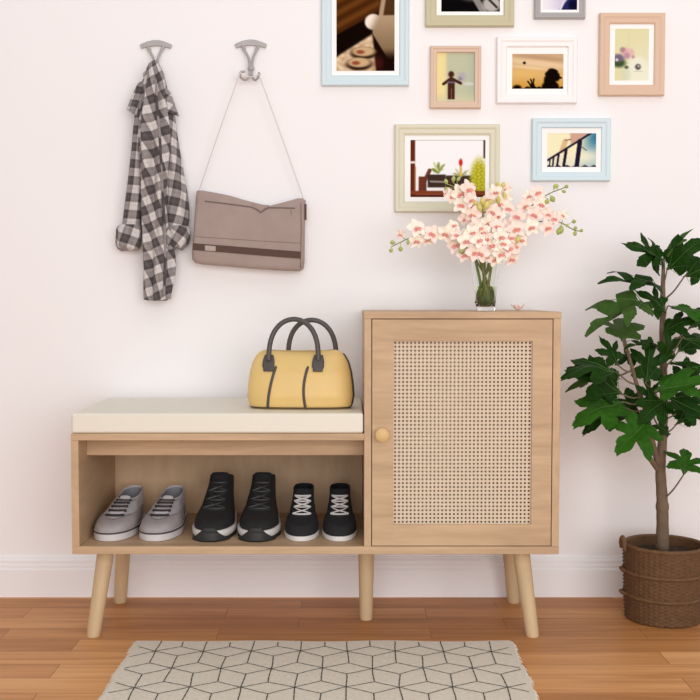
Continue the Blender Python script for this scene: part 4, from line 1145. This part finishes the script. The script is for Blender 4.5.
def leaf(base, tip, wf, nrm, m='leaf', pet=None, curl=1.0):
    p, q = at(*base), at(*tip); d = q - p; L = d.length; xa = d.normalized()
    nv = Vector((nrm[0], nrm[1] * .82, nrm[2] + .06)); nv = (nv - xa * nv.dot(xa)).normalized(); ya = nv.cross(xa)
    nleaf[0] += 1
    o = LP[(m, nleaf[0] % 3)].copy(); COL.objects.link(o); o.parent = ft
    g = ORG[ft.name]; W = L * wf * 1.0; H = L * curl * 1.15
    o.matrix_local = Matrix(((xa.x*L, ya.x*W, nv.x*H, p.x - g.x), (xa.y*L, ya.y*W, nv.y*H, p.y - g.y), (xa.z*L, ya.z*W, nv.z*H, p.z - g.z), (0, 0, 0, 1)))
    if pet:
        a = at(*pet) if len(pet) == 3 else at(pet[0], pet[1], TY)
        mid_ = (a + p) / 2 + Vector((0, 0, -.006)); b = MB()
        b.tube(smooth_path([a, mid_, p, p + xa * L * .06], 12), [.0024 - .00008 * i for i in range(12)], 7); b.build('petiole', 'petiole', ft)
D_, B_l, P_ = 'leaf', 'leaflight', 'leafpale'
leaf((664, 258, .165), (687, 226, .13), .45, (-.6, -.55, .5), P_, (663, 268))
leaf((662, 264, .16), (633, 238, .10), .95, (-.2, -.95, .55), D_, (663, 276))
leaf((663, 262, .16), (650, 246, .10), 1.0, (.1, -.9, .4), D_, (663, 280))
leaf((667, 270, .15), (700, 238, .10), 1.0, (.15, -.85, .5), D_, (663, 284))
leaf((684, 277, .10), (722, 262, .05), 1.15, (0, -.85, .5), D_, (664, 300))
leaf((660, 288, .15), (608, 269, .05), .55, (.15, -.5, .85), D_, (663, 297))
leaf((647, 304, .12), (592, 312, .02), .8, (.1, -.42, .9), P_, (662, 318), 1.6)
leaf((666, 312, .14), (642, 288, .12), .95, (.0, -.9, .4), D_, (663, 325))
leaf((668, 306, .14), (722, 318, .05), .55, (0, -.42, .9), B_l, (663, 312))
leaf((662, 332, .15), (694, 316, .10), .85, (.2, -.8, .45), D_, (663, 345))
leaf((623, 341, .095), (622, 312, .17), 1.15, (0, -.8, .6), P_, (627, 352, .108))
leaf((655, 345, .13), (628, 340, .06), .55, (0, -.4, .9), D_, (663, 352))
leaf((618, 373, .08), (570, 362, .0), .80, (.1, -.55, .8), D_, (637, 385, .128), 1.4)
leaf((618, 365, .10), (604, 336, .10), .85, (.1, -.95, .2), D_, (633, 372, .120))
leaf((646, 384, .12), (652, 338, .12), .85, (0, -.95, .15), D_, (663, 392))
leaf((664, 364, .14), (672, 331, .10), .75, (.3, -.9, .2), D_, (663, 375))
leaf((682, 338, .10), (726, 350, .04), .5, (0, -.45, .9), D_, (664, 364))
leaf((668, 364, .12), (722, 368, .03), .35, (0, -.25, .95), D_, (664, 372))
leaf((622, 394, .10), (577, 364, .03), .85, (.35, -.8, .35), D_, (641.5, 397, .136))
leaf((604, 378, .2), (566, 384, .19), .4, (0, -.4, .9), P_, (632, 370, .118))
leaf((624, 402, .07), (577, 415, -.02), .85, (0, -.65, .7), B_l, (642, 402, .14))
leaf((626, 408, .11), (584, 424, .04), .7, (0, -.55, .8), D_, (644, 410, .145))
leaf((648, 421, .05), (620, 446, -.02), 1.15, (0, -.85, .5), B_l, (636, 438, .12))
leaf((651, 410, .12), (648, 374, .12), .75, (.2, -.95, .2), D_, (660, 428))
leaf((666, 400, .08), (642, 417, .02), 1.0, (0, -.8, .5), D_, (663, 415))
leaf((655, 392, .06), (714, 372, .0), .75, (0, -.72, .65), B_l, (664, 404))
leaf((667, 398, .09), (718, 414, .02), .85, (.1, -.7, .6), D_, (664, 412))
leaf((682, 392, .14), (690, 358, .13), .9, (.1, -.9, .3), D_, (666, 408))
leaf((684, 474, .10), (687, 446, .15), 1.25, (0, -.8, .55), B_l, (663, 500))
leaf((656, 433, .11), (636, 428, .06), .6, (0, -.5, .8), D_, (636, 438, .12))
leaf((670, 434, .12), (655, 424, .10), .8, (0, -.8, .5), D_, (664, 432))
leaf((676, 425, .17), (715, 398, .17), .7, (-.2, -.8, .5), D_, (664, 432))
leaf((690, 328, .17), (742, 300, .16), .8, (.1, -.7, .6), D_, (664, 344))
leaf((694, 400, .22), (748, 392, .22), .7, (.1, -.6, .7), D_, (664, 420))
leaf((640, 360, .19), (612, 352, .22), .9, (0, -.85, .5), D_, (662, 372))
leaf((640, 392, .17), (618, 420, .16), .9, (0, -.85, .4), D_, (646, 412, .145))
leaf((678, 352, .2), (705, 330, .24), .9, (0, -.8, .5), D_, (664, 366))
for p in LP.values(): bpy.data.objects.remove(p)

# ------------------------------------------------------------------ light
w = bpy.data.worlds.new('world'); sc.world = w; w.use_nodes = True
w.node_tree.nodes['Background'].inputs[0].default_value = (1.0, 1.0, 1.0, 1); w.node_tree.nodes['Background'].inputs[1].default_value = .52
def area(name, loc, target, sx, sy, power, col=(1, 1, 1)):
    l = bpy.data.lights.new(name, 'AREA'); l.shape = 'RECTANGLE'; l.size = sx; l.size_y = sy; l.energy = power; l.color = col
    o = bpy.data.objects.new(name, l); COL.objects.link(o); o.location = loc
    o.rotation_euler = (Vector(target) - Vector(loc)).to_track_quat('-Z', 'Y').to_euler(); return o
area('front_area_light', (.8, -4.4, 1.3), (.1, .3, 1.0), 4.2, 2.4, 116, (1, .995, 1))  # broad front light added behind the camera; no window stands there
area('ceiling_lamp', (.5, -1.2, 2.9), (.3, .1, .6), 2.4, 1.6, 8, (1, .99, .98))
sc.view_settings.view_transform = 'Standard'; sc.view_settings.look = 'None'; sc.view_settings.gamma = 1
sc.view_settings.exposure = .0
sc.view_settings.use_curve_mapping = False
